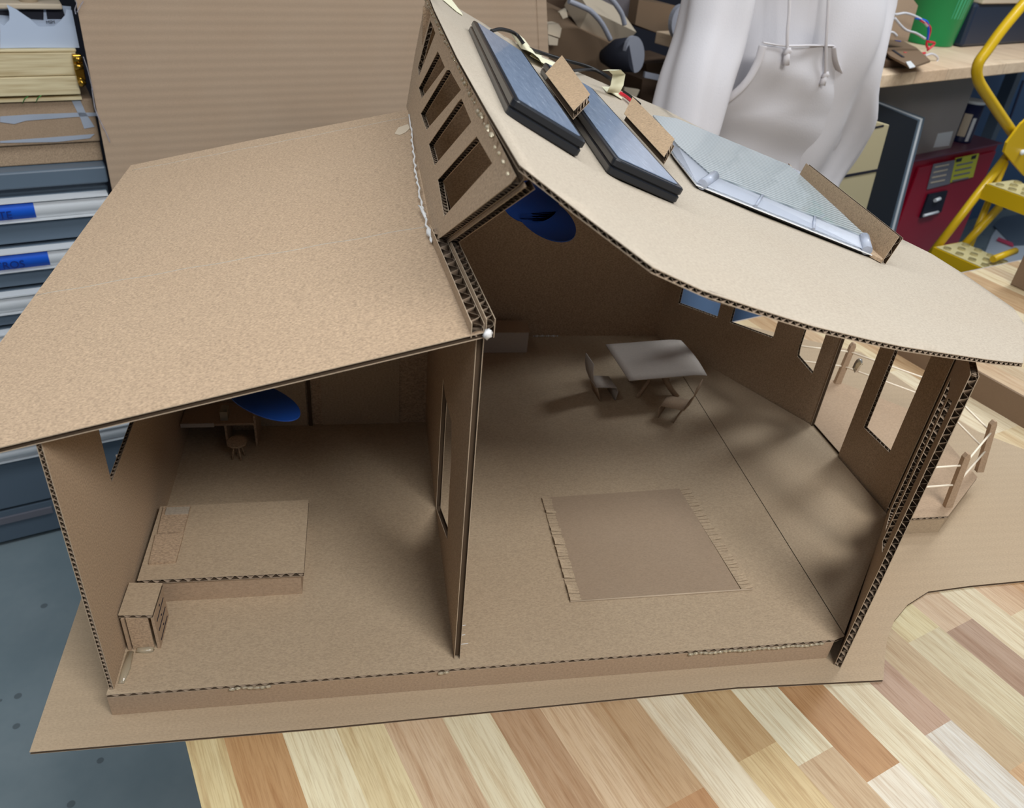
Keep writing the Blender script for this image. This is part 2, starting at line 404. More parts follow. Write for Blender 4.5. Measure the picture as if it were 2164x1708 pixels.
for i, (xa, segs) in enumerate(strips):
    xb = strips[i+1][0] if i+1 < len(strips) else 3.05
    # joints behind the listed front planks, then the listed ones, then on towards the viewer
    jb = .452; row = []
    yb = .10 if len(segs) and i < 20 else .10
    first = rs.uniform(-.02, .12); row.append((jb, first+.12, rs.choice(PAL))); row.append((first+.12, .02 if i < 20 else -.05, rs.choice(PAL)))
    cur = row[-1][1]
    for d_, c_ in segs:
        nx_ = -d_ if d_ < 5 else cur-(.45+.2*rs.random()); row.append((cur, nx_, c_)); cur = nx_
    while cur > -1.3: nx_ = cur-rs.uniform(.25, .45); row.append((cur, max(nx_, -1.3), rs.choice(PAL))); cur = nx_
    for ya, yb_, c_ in row:
        if ya <= -1.3 or ya-yb_ < .001: continue
        k = len(vs); g_ = .0003
        vs += [room(xa, yb_, TZ), room(xb, yb_, TZ), room(xb, ya, TZ), room(xa, ya, TZ)]; fs.append((k, k+1, k+2, k+3)); pc.append(c_); sdc.append((rs.random(), rs.random(), rs.random()))
mb = MB(); mb.add(vs, fs); nf = len(fs)
B_ = TZ-.044
mb.add([room(e1c, -1.3, B_), room(3.05, -1.3, B_), room(3.05, .452, B_), room(e1c, .452, B_), room(e1c, -1.3, TZ), room(3.05, -1.3, TZ), room(3.05, .452, TZ), room(e1c, .452, TZ)], [(3, 2, 1, 0), (0, 1, 5, 4), (1, 2, 6, 5), (2, 3, 7, 6), (3, 0, 4, 7)])
tt = mb.build('tabletop', 'butcher', wb, fix=False)
for nm_, dat in (('plank', [tuple(.90*x*.88+.10*sum(lin(c))/3*.88 for x in lin(c))+(1,) for c in pc]+[(*lin((205, 184, 142)), 1)]*5), ('seed', [(*c, 1) for c in sdc]+[(.5, .5, .5, 1)]*5)):
    ca_ = tt.data.color_attributes.new(nm_, 'FLOAT_COLOR', 'CORNER')
    for p_, c_ in zip(tt.data.polygons, dat):
        for li_ in p_.loop_indices: ca_.data[li_].color = c_
mb = MB(); mb.rbox((e1c, .452, TZ-.044), (3.05, .456, TZ-.0005)); o = mb.build('edge_trim', 'boxgrey', wb)
for a, b in ((e1c+.12, -1.2), (2.9, -1.2), (e1c+.12, .3), (2.9, .3)):
    mb = MB(); mb.rbox((a, b, FZ), (a+.07, b+.07, TZ-.044)); mb.build('leg', 'steel', wb, bevel=.004)
mb = MB(); mb.rbox((e1c+.14, -1.17, TZ-.14), (2.94, -1.13, TZ-.044)); mb.rbox((e1c+.14, .33, TZ-.14), (2.94, .36, TZ-.044)); mb.build('apron', 'steel', wb)
# ================================================================== CARDBOARD HOUSE
HZ = .033     # floor level of the model
house = empty('cardboard_house', (.4, .3, 0), 'open-fronted cardboard model house with two sloping roofs on a flat cardboard base', 'model house')
XY = lambda z: (lambda u, v, w: Vector((u, v, z+w)))
# ground board, traced outline
P = [PZ(p, 0) for p in [(62, 1590), (700, 1536), (1200, 1487), (1560, 1452), (1867, 1437), (1870, 1390), (1875, 1350), (1890, 1312), (1918, 1278), (1962, 1250), (2050, 1238), (2164, 1227)]]
gb = [(p.x, p.y) for p in P]+[(1.45, .12), (1.455, .30), (1.315, .45), (1.25, .72), (1.0, .86), (-.09, .86), (-.075, .30)]
corr('ground_board', gb, [], XY(-.0038), .0038, ('ground', 'kraft'), house, waves=None, inset=.0015)
# floor panels
corr('floor_panel', [(.0, 0), (.8, 0), (.8135, .004), (.8135, .733), (0, .733)], [], XY(HZ-.0045), .0045, ('floor', 'kraft'), house, waves=[0], inset=.0035, pitch=.011)
corr('floor_panel', [(.8155, .008), (.992, .208), (.983, .434), (.8155, .728)], [], XY(HZ-.0055), .0045, ('floor', 'kraft'), house, waves=None, inset=.003)
# plinth
mb = MB(); z1 = HZ-.0046
mb.box((0, 0, 0), (.799, .004, z1)); mb.build('plinth', 'brown', house)
mb = MB(); mb.box((0, .004, 0), (.004, .733, z1)); mb.box((0, .729, 0), (.812, .733, z1)); mb.build('plinth', 'brown', house)
# low roof -------------------------------------------------------------
LS = .273
def lroof(x): return .349+LS*x
lr = [(-.0935, .004), (-.0242, .0005), (.3575, -.0008), (.346, .03), (.340, .20), (.343, .55), (.345, .70), (.10, .735), (-.09, .752)]
corr('low_roof', lr, [], lambda u, v, w: Vector((u, v, lroof(u)-.0055+w)), .0055, ('kraft', 'brown'), house, waves=None, inset=.0028, lin_t=.0009)
# crease ridges pressed into the low roof
for (p0, p1, w) in [((78, 624), (905, 478), .0013), ((280, 360), (866, 247), .0013)]:
    n = Vector((-LS, 0, 1)); a = PL(p0, (0, 0, .349), n); b = PL(p1, (0, 0, .349), n)
    mb = MB(); k = 40; pts = []
    for i in range(k+1):
        q = a.lerp(b, i/k); q.z = lroof(q.x)-.0008; q.y += .0012*math.sin(i*.9); pts.append(q)
    mb.tube(pts, w, 6); mb.build('crease', 'pale', house)
nl = Vector((-LS, 0, 1)); mb = MB(); mb.prism([PL(p, (0, 0, .3492), nl) for p in [(834, 283), (842, 270), (862, 263), (866, 272), (858, 280), (845, 286)]], (0, 0, .0005)); mb.build('torn_patch', 'offwhite', house)
# side wall (left) ------------------------------------------------------
wt = .005
def wallx(x, s=1): return lambda u, v, w: Vector((x+w*s, u, v))
side = [(.006, HZ), (.46, HZ), (.46, lroof(.003)-.007), (.006, lroof(.003)-.007)]
corr('side_wall', side, [[(.126, .203), (.31, .208), (.31, .32), (.126, .32)]], wallx(.0015), .0045, ('kraft', 'kraft'), house, waves=[3], inset=.003, pitch=.006)
# partition
dy = lambda p: (PXx(p, .352).y, PXx(p, .352).z)
door = [dy(p) for p in [(939, 800), (943, 835), (957, 892), (956, 980), (951, 1060), (948, 1142)]]+[dy(p) for p in [(922, 1116), (928, 1000), (933, 900)]]
dz = [(max(.03, a), max(HZ+.002, b)) for a, b in door]
part = [(.012, HZ), (.72, HZ), (.72, .436), (.012, .436)]
corr('partition_wall', part, [dz], wallx(.3505), .0065, ('kraft', 'kraft'), house, waves=None, inset=.003, holewave=False)
mb = MB(); mb.tube([(.3595, .235+.0*i, .165+0*i) for i in range(1)]+[(.3595+.010*math.sin(math.pi*i/8), .235, .165-.0035*i) for i in range(9)], .0022, 6, flat=2.2); mb.build('door_pull', 'kraft', house)
# back walls
corr('back_wall', [(.006, HZ), (.3505, HZ), (.3505, .432), (.006, .338)], [], lambda u, v, w: Vector((u, .462+w, v)), .0045, 'kraft', house, waves=None)
mb = MB(); mb.box((.176, .458, HZ), (.181, .4615, .20)); mb.build('door_slot', 'core', house)
mb = MB(); mb.box((.100, .4600, HZ), (.174, .4618, .16)); mb.box((.196, .4600, HZ), (.31, .4618, .17)); mb.build('wall_patch', 'floor', house)
corr('back_wall', [(.352, HZ), (.812, HZ), (.812, .405), (.6, .468), (.5, .505), (.4, .553), (.352, .578)], [], lambda u, v, w: Vector((u, .733+w, v)), .0045, 'kraft', house, waves=None)
# bay walls --------------------------------------------------------------
def vwall(p0, p1, outl, holes, name='bay_wall', t=.0065, waves='all', **k):
    p0 = Vector((*p0, 0)); p1 = Vector((*p1, 0)); d = (p1-p0).normalized(); n = Vector((d.y, -d.x, 0))
    return corr(name, outl, holes, lambda u, v, w: p0+d*u+UP*v+n*w, t, ('kraft', 'kraft'), house, waves=waves, **k)
B3, B2, B1, B0 = (.812, .733), (.985, .435), (.996, .215), (.803, -.011)
z0 = .001
hw = [[(.033, .116), (.121, .127), (.121, .245), (.033, .245)], [(.148, .130), (.235, .141), (.235, .245), (.148, .245)], [(.284, .145), (.286, .132), (.320, .116), (.320, .245), (.284, .245)]]
vwall(B2, B3, [(0, z0), (.3446, z0), (.3446, .29), (0, .29)], [[(.3446-a, b) for a, b in h] for h in hw], waves=None, pitch=.006)
vwall(B1, B2, [(.003, z0), (.132, z0), (.132, HZ), (.2205, HZ), (.2205, .29), (.158, .29), (.132, .29), (.003, .31)][:0] or
      [(.003, z0), (.1335, z0), (.1335, .235), (.218, .235), (.218, z0), (.2235, z0), (.2235, .29), (.003, .31)],
      [[(.040, .108), (.105, .106), (.105, .27), (.040, .27)]], waves=None, pitch=.0085)
L0 = math.dist(B0, B1)
vwall(B0, B1, [(0, z0), (L0-.004, z0), (L0-.004, .315), (0, .407)],
      [[(.062, .135), (.138, .095), (.138, .31), (.062, .345)], [(.168, .09), (.246, .07), (.246, .285), (.168, .30)]], t=.0075, waves='all', pitch=.010, inset=.006)
# glue at bay corner
mb = MB(); blob(mb, PL((1812, 772), (.985, .43, 0), Vector((1, 0, 0))), .006, (1, 1, 1.8), seed=3); mb.build('glue_blob', 'glue', house)
# high roof (bent board) ----------------------------------------------------
RP_ = [(.30, .623), (.34, .602), (.4, .569), (.45, .5435), (.5, .519), (.55, .4998), (.6, .482), (.7, .452), (.82, .42), (.9, .402), (1.1, .365)]
def rz(x):
    for i in range(len(RP_)-1):
        if x <= RP_[i+1][0] or i == len(RP_)-2:
            (a, b), (c, d) = RP_[i], RP_[i+1]; return b+(d-b)*(x-a)/(c-a)
def onroof(p, h=0.):
    r = ray(p).normalized(); lo, hi = .2, 3.
    t_ = .3
    while t_ < 3:
        q = CAM+r*t_
        if q.z < rz(q.x)+h: break
        t_ += .002
    lo, hi = t_-.002, t_
    for _ in range(20):
        m_ = (lo+hi)/2; q = CAM+r*m_
        if q.z < rz(q.x)+h: hi = m_
        else: lo = m_
    return CAM+r*hi
RT_ = .0045
hr = [(.366, -.024), (.40, -.052), (.447, -.093), (.49, -.083), (.543, -.069), (.60, -.058), (.661, -.047), (.74, -.028), (.818, -.008), (.869, .004), (.93, .072), (.969, .12), (.992, .165), (.991, .252), (.984, .313), (.96, .357), (.905, .54), (.857, .696), (.776, .821), (.686, .858), (.593, .88), (.477, .896), (.39, .86), (.362, .80), (.357, .60), (.356, .30), (.361, .10)]
corr('high_roof', hr, [], lambda u, v, w: Vector((u, v, rz(u)-RT_+w)), RT_, ('pale', 'brown'), house, waves=[0, 1, 2, 3, 4, 5, 6, 7, 8, 9, 10], inset=.005, pitch=.0072, cuts=[.34+.02*i for i in range(34)])
# clerestory wall with slanted window openings ------------------------------
ca = Vector((.330, 0, .439)); cv = Vector((.037, 0, .144)).normalized(); cu = Vector((0, 1, 0)); cn = Vector((-cv.z, 0, cv.x))
def cpx(p): q = PL(p, ca, cn); return ((q-ca).dot(cu), (q-ca).dot(cv))
cf = lambda u, v, w: ca+cu*u+cv*v-cn*(.0065-w)
wins = []
for q in ([(938, 458), (925, 380), (1000, 295), (1007, 288), (1040, 345)], [(918, 350), (906, 305), (968, 215), (975, 208), (996, 258)], [(901, 275), (889, 240), (944, 148), (950, 148), (974, 190)], [(891, 208), (885, 186), (925, 108), (940, 142)], [(885, 162), (883, 142), (909, 42), (920, 70)]):
    wins.append([cpx(p) for p in q])
wins = [[(a, max(.012, min(.135, b))) for a, b in w_] for w_ in wins]
cl = [(.198, -.002), (.45, -.003), (.73, -.002), (.80, .06), (.86, .143), (.40, .143), (-.018, .143), (-.01, .135)]
corr('clerestory_wall', cl, wins, cf, .0065, ('kraft', 'kraft'), house, waves=[7, 6], inset=.005, pitch=.0075)
corr('clerestory_liner', [(.196, -.006), (.214, -.006), (-.004, .140), (-.024, .140)], [], lambda u, v, w: ca+cu*u+cv*v-cn*(.0145-w), .0070, ('kraft', 'kraft'), house, waves=[3], inset=.006, pitch=.010)
# stacked edge strips below the notch, standing on the low roof
for k_, (dx, t_, ps, zt) in enumerate(((-.0135, .0105, .0175, .452), (-.002, .0075, .0125, .456))):
    a = Vector((.3555+dx+.002, -.001, .4405)); b = Vector((.329+dx+.012, .205, .4385)); d = (b-a).normalized(); n_ = Vector((d.y, -d.x, 0)); Ls = (b-a).length
    # board lies on its face, cut edge up: u along, v up
    hgt = zt-.4395
    corr('edge_strip', [(0, 0), (Ls, 0), (Ls, hgt), (0, hgt)], [], lambda u, v, w, a=a, d=d, n_=n_: a+d*u+UP*v+n_*w, t_, 'kraft', house, waves=[2, 3, 1], inset=.006, pitch=ps)
# glue seam along clerestory foot
mb = MB(); pts = []
rnd = random.Random(5)
for i in range(46):
    f = i/45; q = PZ((914+(869-914)*f-7*math.sin(f*3.1)*0-3-12*math.sin(math.pi*f)*.6, 515+(245-515)*f), .4412); pts.append(q+Vector((rnd.uniform(-.0012, .0012), 0, .0012)))
mb.tube(pts, [.0006+.0012*abs(math.sin(i*1.7))**2+(.0022 if i in (3, 4) else 0) for i in range(46)], 7)
mb.build('glue_seam', 'glue_white', house)
mb = MB()
for i in range(40):
    f = i/39; q = Vector((.3625, -.02+.8*f, .583)); blob(mb, q+Vector((-.003, .004*rnd.random(), -.001-.004*rnd.random())), .0011+.0016*rnd.random(), (1, 1.8, 1), seed=i, n=8)
mb.build('glue_seam', 'glue', house)
mb = MB(); blob(mb, (.3575, -.002, .4445), .004, (1, 1, 1.1), seed=9); mb.build('glue_blob', 'glue_white', house)
mb = MB(); pts = [PZ(p, .443) for p in [(884, 434), (889, 438), (894, 448), (900, 462)]]; mb.tube(pts, [.0006, .0012, .002, .0015], 6); mb.build('glue_blob', 'glue_white', house)
mb = MB(); pts = [PL(p, (.356, 0, 0), Vector((1, 0, 0))) for p in [(968, 545), (974, 540), (986, 558), (985, 577), (982, 572)]]; mb.prism(pts, (.001, 0, 0)); mb.build('masking_tape', 'tape', house)
mb = MB()
a = [(.0065, .012, HZ+.001), (.0065, .05, HZ+.001)]; mb.tube([(.011, .012, HZ), (.012, .03, HZ), (.0115, .052, HZ)], [.003, .0045, .0035], 8, flat=.5)
mb.build('glue_bead', 'glue', house)
for x0, x1, y in ((.62, .79, -.0012), (.12, .165, -.0010), (.335, .352, -.001)):
    mb = MB()
    for i in range(int((x1-x0)/.006)): blob(mb, (x0+i*.006, y, HZ-.005+.0008*math.sin(i)), .0024, (1.6, .7, .8), seed=i, n=8)
    mb.build('glue_bead', 'glue', house)
for i, p in enumerate([(985, 1310), (985, 1323), (985, 1343), (985, 1362)]):
    q = PZ(p, HZ+.0006); mb = MB(); mb.tube([(.3585, q.y, HZ+.001), (.366+.002*(i % 2), q.y+.001, HZ+.0008)], .0005, 5); mb.build('glue_drip', 'glue_white', house)
mb = MB()
for i in range(14): blob(mb, (.57+i*.0035, .729, HZ+.002), .0012*(1+(i*7 % 3)*.4), (1, 1, 1), seed=i, n=6)
mb.build('glue_drip', 'glue_white', house)
# masking tape pieces on the high roof
def rpatch(name, px, m, h=.0012, th=.0006, par=house):
    mb = MB(); mb.prism([onroof(p, h) for p in px], (0, 0, th)); return mb.build(name, m, par)
rpatch('masking_tape', [(936, 0), (950, -6), (976, 28), (978, 33), (964, 24)], 'tape')
mb = MB()
def ribbon(mb, cpts, wv, mi=0, th=.0006):
    c = [Vector(p) for p in cpts]; n = len(c); w_ = Vector(wv)
    vs = [p-w_ for p in c]+[p+w_ for p in c]; vs += [v+Vector((0, 0, th)) for v in vs]
    fs = []
    for i in range(n-1): fs += [(i, i+1, n+i+1, n+i), (2*n+i, 3*n+i, 3*n+i+1, 2*n+i+1)]
    mb.add(vs, fs, mi, True)
q = [onroof(p, h) for p, h in (((1088, 84), .002), ((1098, 86), .012), ((1110, 92), .016), ((1122, 102), .012), ((1134, 120), .003))]
ribbon(mb, q, onroof((1135, 120), .004)-onroof((1120, 100), .004)); mb.build('masking_tape', 'tape', house)
rpatch('masking_tape', [(1130, 104), (1142, 108), (1145, 122), (1160, 128), (1178, 135), (1172, 143), (1150, 135), (1120, 118)], 'tape', .006)
q = [onroof(p, h) for p, h in (((1284, 184), .004), ((1296, 196), .006), ((1304, 180), .020), ((1308, 158), .034), ((1298, 148), .040), ((1286, 150), .036))]
mb = MB(); ribbon(mb, q, (.008, -.008, .002)); mb.build('masking_tape', 'tape', house)
rpatch('masking_tape', [(1284, 184), (1296, 187), (1316, 206), (1314, 210), (1290, 196)], 'tape', .002)
# roof brackets (folded cardboard) -----------------------------------------
def rn(x): s_ = (rz(x+.01)-rz(x-.01))/.02; return Vector((-s_, 0, 1)).normalized()
def bracket(front_top_back, front_top, front_bot, back_bot, hts, thick, nm='roof_bracket', fold=None):
    a = onroof(front_top_back, hts[0]); b = onroof(front_top, hts[1]); c = onroof(front_bot, hts[2]); d = onroof(back_bot, hts[3])
    off = Vector(thick)
    N = (b-a).cross(d-a).normalized(); 
    if N.dot(off) < 0: N = -N
    U = (b-a).normalized(); V = N.cross(U)
    L = [((p-a).dot(U), (p-a).dot(V)) for p in (a, b, c, d)]
    return corr(nm, L, [], lambda u, v, w: a+U*u+V*v+N*w, off.length, ('bracket', 'bracket'), house, waves=[1], inset=.010, pitch=.016)
bracket((1187, 131), (1246, 217), (1211, 258), (1152, 171), (.030, .030, .012, .012), (.008, 0, .004))
bracket((1337, 219), (1425, 310), (1403, 349), (1319, 255), (.026, .026, .012, .012), (.008, 0, .004))
# bracket three: long folded rail on the right
a, b, c, d = onroof((1662, 341), .014), onroof((1893, 488), .018), onroof((1862, 556), .0), onroof((1680, 385), .0)
mb = MB()
lipi = [onroof((1660, 350), .010), onroof((1780, 425), .010), onroof((1875, 490), .010), onroof((1868, 510), .006)]
corr('roof_bracket', [(0, 0), ((d-c).length, 0), ((d-c).length, .030), (0, .034)], [], (lambda c, U, V, N: (lambda u, v, w: c+U*u+V*v+N*w))(c, (d-c).normalized(), Vector((.30, 0, .95)).normalized(), Vector((.95, .1, -.30)).normalized()), .007, ('bracket', 'bracket'), house, waves=[3], inset=.008, pitch=.014)
rl = [onroof(p, .001) for p in [(1838, 543), (1862, 556), (1885, 515), (1680, 372), (1665, 350)]]
mb = MB(); mb.prism(rl, (0, 0, .004)); mb.build('roof_bracket_foot', 'kraft', house)
# deck -----------------------------------------------------------------------
DZ = .033
dk = [(1.002, .198), (1.083, .199), (1.19, .282), (1.205, .45), (1.10, .565), (.94, .60), (.9905, .440), (1.0005, .22)]
deck = corr('deck', dk, [], XY(DZ-.0045), .0045, ('brown', 'brown'), house, waves=[0, 1, 2, 3], inset=.004, pitch=.010)
mb = MB()
mb.prism([(x*1., y, 0) for x, y in [(1.004, .2), (1.082, .201), (1.188, .284), (1.203, .449), (1.098, .563), (.95, .59), (.98, .46), (1.0, .23)]], (0, 0, DZ-.0046)); mb.build('deck_skirt', 'ground', deck)
posts = [((1.0955, .219), .098, (-.010, 0)), ((1.203, .296), .097, (-.018, 0)), ((1.206, .445), .085, (.004, 0)), ((1.098, .556), .083, (.004, 0)), ((1.006, .585), .08, (0, 0)), ((1.006, .206), .05, (0, 0))]
pp = []
for i, ((x, y), hh, ln) in enumerate(posts[:5]):
    mb = MB(); w_ = .006
    tp = (x+ln[0], y+ln[1])
    mb.box8([(x-w_, y-.003, DZ), (x+w_, y-.003, DZ), (x+w_, y+.004, DZ), (x-w_, y+.004, DZ), (tp[0]-w_*.8, tp[1]-.003, DZ+hh-.006), (tp[0]+w_*.8, tp[1]-.003, DZ+hh-.006), (tp[0]+w_*.8, tp[1]+.004, DZ+hh-.006), (tp[0]-w_*.8, tp[1]+.004, DZ+hh-.006)])
    mb.box8([(tp[0]-w_*.8, tp[1]-.003, DZ+hh-.006), (tp[0]+w_*.8, tp[1]-.003, DZ+hh-.006), (tp[0]+w_*.8, tp[1]+.004, DZ+hh-.006), (tp[0]-w_*.8, tp[1]+.004, DZ+hh-.006), (tp[0]-w_*.3, tp[1]-.003, DZ+hh), (tp[0]+w_*.3, tp[1]-.003, DZ+hh), (tp[0]+w_*.3, tp[1]+.004, DZ+hh), (tp[0]-w_*.3, tp[1]+.004, DZ+hh)])
    mb.build('deck_post', 'brown', deck); pp.append(((x, y), tp, hh))
def pt(i, f): (x, y), tp, hh = pp[i]; return Vector((x+(tp[0]-x)*f, y+(tp[1]-y)*f, DZ+hh*f))
for i, j in ((0, 1), (1, 2), (2, 3), (3, 4)):
    for f in (.42, .78):
        mb = MB(); mb.tube([pt(i, f), pt(j, f)], .0016, 8); mb.build('deck_rail', 'stick', deck)
for f in (.42, .78):
    mb = MB(); a = pt(0, f); mb.tube([(1.003, .215, a.z), a], .0016, 8); mb.build('deck_rail', 'stick', deck)
# ================================================================== MINIATURE FURNITURE
# bed
bed = empty('miniature_bed', (.10, .18, HZ), 'low miniature cardboard bed with two pillows against the left wall of the model house', 'bed')
BT = .071
corr('mattress', [(.0105, .118), (.188, .117), (.1875, .243), (.0115, .241)], [], XY(BT-.006), .006, ('floor', 'floor'), bed, waves=[0], inset=.005, pitch=.011)
mb = MB(); mb.box((.014, .1205, HZ), (.184, .1235, BT-.006)); mb.box((.181, .1235, HZ), (.184, .239, BT-.006)); mb.box((.014, .236, HZ), (.181, .239, BT-.006)); mb.build('bed_base', 'brown', bed)
for (y0, y1) in ((.141, .188), (.190, .237)):
    mb = MB(); k = 6
    vs = []
    mb.box8([(.0185, y0, BT), (.047, y0+.001, BT), (.0475, y1, BT), (.0165, y1, BT), (.0185, y0, BT+.0034), (.047, y0+.001, BT+.0034), (.0475, y1, BT+.0030), (.0165, y1, BT+.0030)])
    mb.build('pillow', 'kraft', bed)
mb = MB(); mb.box((.021, .221, BT+.0030), (.0475, .233, BT+.0050)); mb.build('pillow_fold', 'pale', bed)
# bedside cabinet
ns = empty('miniature_bedside_cabinet', (.025, .077, HZ), 'small cardboard bedside cabinet with drawn drawers in front of the miniature bed', 'bedside cabinet')
NT_ = .0857
corr('cabinet_top', [(.0075, .056), (.041, .0535), (.0425, .098), (.0085, .101)], [], XY(NT_-.0045), .0045, ('floor', 'floor'), ns, waves=[0], inset=.005, pitch=.009)
mb = MB(); mb.box((.014, .055, HZ), (.035, .057, NT_-.0045)); mb.build('front_panel', 'kraft', ns)
mb = MB(); mb.box((.0095, .054, HZ), (.0125, .098, NT_-.0045)); mb.build('side_panel', 'brown', ns)
mb = MB(); mb.box((.0385, .054, HZ), (.0415, .099, NT_-.0045)); mb.build('side_panel', 'brown', ns)
for i in range(3):
    mb = MB(); z = HZ+.006+i*.0145; mb.box((.0415, .060, z), (.0421, .093, z+.0008)); mb.box((.0415, .0755, z+.006), (.0422, .078, z+.007)); mb.build('drawer_line', 'blackink', ns)
mb = MB(); blob(mb, (.026, .0535, HZ+.001), .005, (2, .9, .6), seed=4); mb.build('glue_blob', 'glue', ns)
# desk
dsk = empty('miniature_desk', (.06, .42, HZ), 'dark miniature cardboard desk along the back wall behind the little round stool', 'desk')
mb = MB(); mb.box((.008, .405, .074), (.105, .458, .0775)); mb.build('desktop', 'brown', dsk)
mb = MB(); mb.box((.008, .4035, .073), (.052, .405, .079)); mb.build('edge_strip', 'greyboard', dsk)
mb = MB(); mb.box((.064, .410, HZ), (.067, .456, .074)); mb.box((.104, .410, HZ), (.107, .456, .086)); mb.box((.067, .452, HZ), (.104, .456, .074)); mb.build('leg_panel', 'kraft', dsk)
mb = MB(); mb.box((.060, .412, .0775), (.070, .430, .092)); mb.build('desk_lamp', 'glue', dsk)
# stool
q = PZ((515, 940), HZ)
st = empty('miniature_stool', (.083, .385, HZ), 'tiny round cardboard stool standing in front of the miniature desk', 'stool')
mb = MB(); mb.lathe((.083, .385, .058), UP, [(0, .0135), (.003, .014)], 9); mb.build('seat', 'kraft', st)
for k in range(4):
    a_ = k*1.57+.5; mb = MB(); mb.tube([(.083+.009*math.cos(a_), .385+.009*math.sin(a_), HZ), (.083+.004*math.cos(a_), .385+.004*math.sin(a_), .058)], .0012, 6); mb.build('leg', 'kraft', st)
# rug
rug = empty('miniature_rug', (.61, .185, HZ), 'flat cardboard rug with cut fringe on the large room floor', 'rug')
mb = MB(); r0, r1, r2, r3 = (.512, .085), (.712, .0862), (.70, .284), (.515, .281)
rp = [PZ(p, HZ+.002) for p in [(1205, 1270), (1400, 1258), (1590, 1244), (1455, 1032), (1145, 1052)]]
BL, BR, TR, TL = rp[0], rp[2], rp[3], rp[4]
mb.prism([BL+Vector((.014, 0, -.0015)), BR+Vector((-.016, 0, -.0015)), TR+Vector((-.014, 0, -.0015)), TL+Vector((.012, 0, -.0015))], (0, 0, .0016)); mb.build('mat_sheet', 'rugm', rug)
rnd = random.Random(11)
for (a, b, sgn) in ((BL, TL, 1), (BR, TR, -1)):
    mbf = MB(); n = 34; f = 0
    while f < 1:
        w_ = rnd.uniform(.018, .036); g_ = min(1, f+w_*.82)
        p0, p1 = a.lerp(b, f), a.lerp(b, g_)
        up = rnd.choice([0, 0, .0008, .0016, .003, .004]); iv = Vector((sgn*.0145, 0, 0)); oz = Vector((0, 0, -.0012))
        mbf.add([p0+iv+oz, p1+iv+oz, p1+oz+Vector((0, 0, up)), p0+oz+Vector((0, 0, up*.6)), p0+iv+oz+Vector((0, 0, .0012)), p1+iv+oz+Vector((0, 0, .0012)), p1+Vector((0, 0, up)), p0+Vector((0, 0, up*.6))], [(0, 1, 2, 3), (4, 5, 6, 7), (0, 1, 5, 4), (1, 2, 6, 5), (2, 3, 7, 6), (3, 0, 4, 7)])
        f += w_
    mbf.build('fringe', 'floor', rug)
mb = MB(); mb.tube([BL+Vector((0, -.0005, -.0006)), BR+Vector((0, -.0005, -.0006))], .0011, 6); mb.build('cut_edge', 'liner', rug)
# long box at the back
sb = empty('miniature_bench_box', (.51, .69, HZ), 'plain rectangular cardboard block standing at the back wall of the large room', 'box')
mb = MB(); mb.box((.462, .671, HZ), (.547, .712, .0745)); o_ = mb.build('block', 'greyboard', sb, bevel=.001)
mb = MB(); mb.box((.461, .670, .0745), (.549, .714, .0755)); mb.build('lid', 'brown', sb)
# dining table
dt = empty('miniature_dining_table', (.745, .55, HZ), 'miniature dining table with grey rectangular top and curled paper base', 'table')
zt = .090
c4 = [PZ(p, zt) for p in [(1330, 804), (1495, 790), (1440, 716), (1280, 728)]]
mb = MB(); n = 12; vs = []
for j in range(9):
    for i in range(n+1):
        f = i/n; g_ = j/8; p = c4[0].lerp(c4[1], f).lerp(c4[3].lerp(c4[2], f), g_); 
        p = p+Vector((.004*math.sin(math.pi*g_)*f**3, 0, -.003*max(0, (f-.8)/.2)**2)); vs.append(p)
fs = [(j*(n+1)+i, j*(n+1)+i+1, (j+1)*(n+1)+i+1, (j+1)*(n+1)+i) for j in range(8) for i in range(n)]
mb.add(vs, fs, 0, True); o = mb.build('tabletop', 'greyboard', dt); md = o.modifiers.new('s', 'SOLIDIFY'); md.thickness = .0015
mb = MB(); cx, cy = .745, .545
for sx_, sy_ in ((1, 1), (-1, 1), (1, -1), (-1, -1)):
    pts = [Vector((cx+sx_*(.006+.030*(1-f)**2), cy+sy_*(.004+.022*(1-f)**2), HZ+(zt-HZ-.003)*f)) for f in [i/8 for i in range(9)]]
    mb.tube(pts, .0022, 6, flat=2.5)
mb.build('pedestal', 'brown', dt)
# chairs: bent paperboard
def chair(loc, ang, label, group, mc='greyboard'):
    e = empty('miniature_chair', loc, label, 'chair', group)
    ca_, sa = math.cos(ang), math.sin(ang)
    T_ = lambda x, y, z: Vector(loc)+Vector((x*ca_-y*sa, x*sa+y*ca_, z))
    w_ = .018
    def strip(path, nm, m):
        mb = MB(); n = len(path); vs = [T_(x, -w_, z) for x, z in path]+[T_(x, w_, z) for x, z in path]
        mb.add(vs, [(i, i+1, n+i+1, n+i) for i in range(n-1)], 0, True); o = mb.build(nm, m, e); md = o.modifiers.new('s', 'SOLIDIFY'); md.thickness = .0013; return o
    strip([(-.020, .030), (-.006, .0285), (.006, .027), (.018, .025), (.021, .018)], 'seat', mc)
    strip([(-.020, .030), (-.026, .042), (-.030, .058), (-.031, .074)], 'backrest', mc)
    strip([(.021, .018), (.019, 0)], 'leg', mc); strip([(-.018, .028), (-.008, 0)], 'leg', 'brown')
    return e
chair((.648, .528, HZ), .12, 'miniature folded grey chair left of the miniature dining table', 'miniature dining chairs')
chair((.752, .462, HZ), math.pi*.80, 'miniature folded brown chair in front of the miniature dining table', 'miniature dining chairs', 'brown')
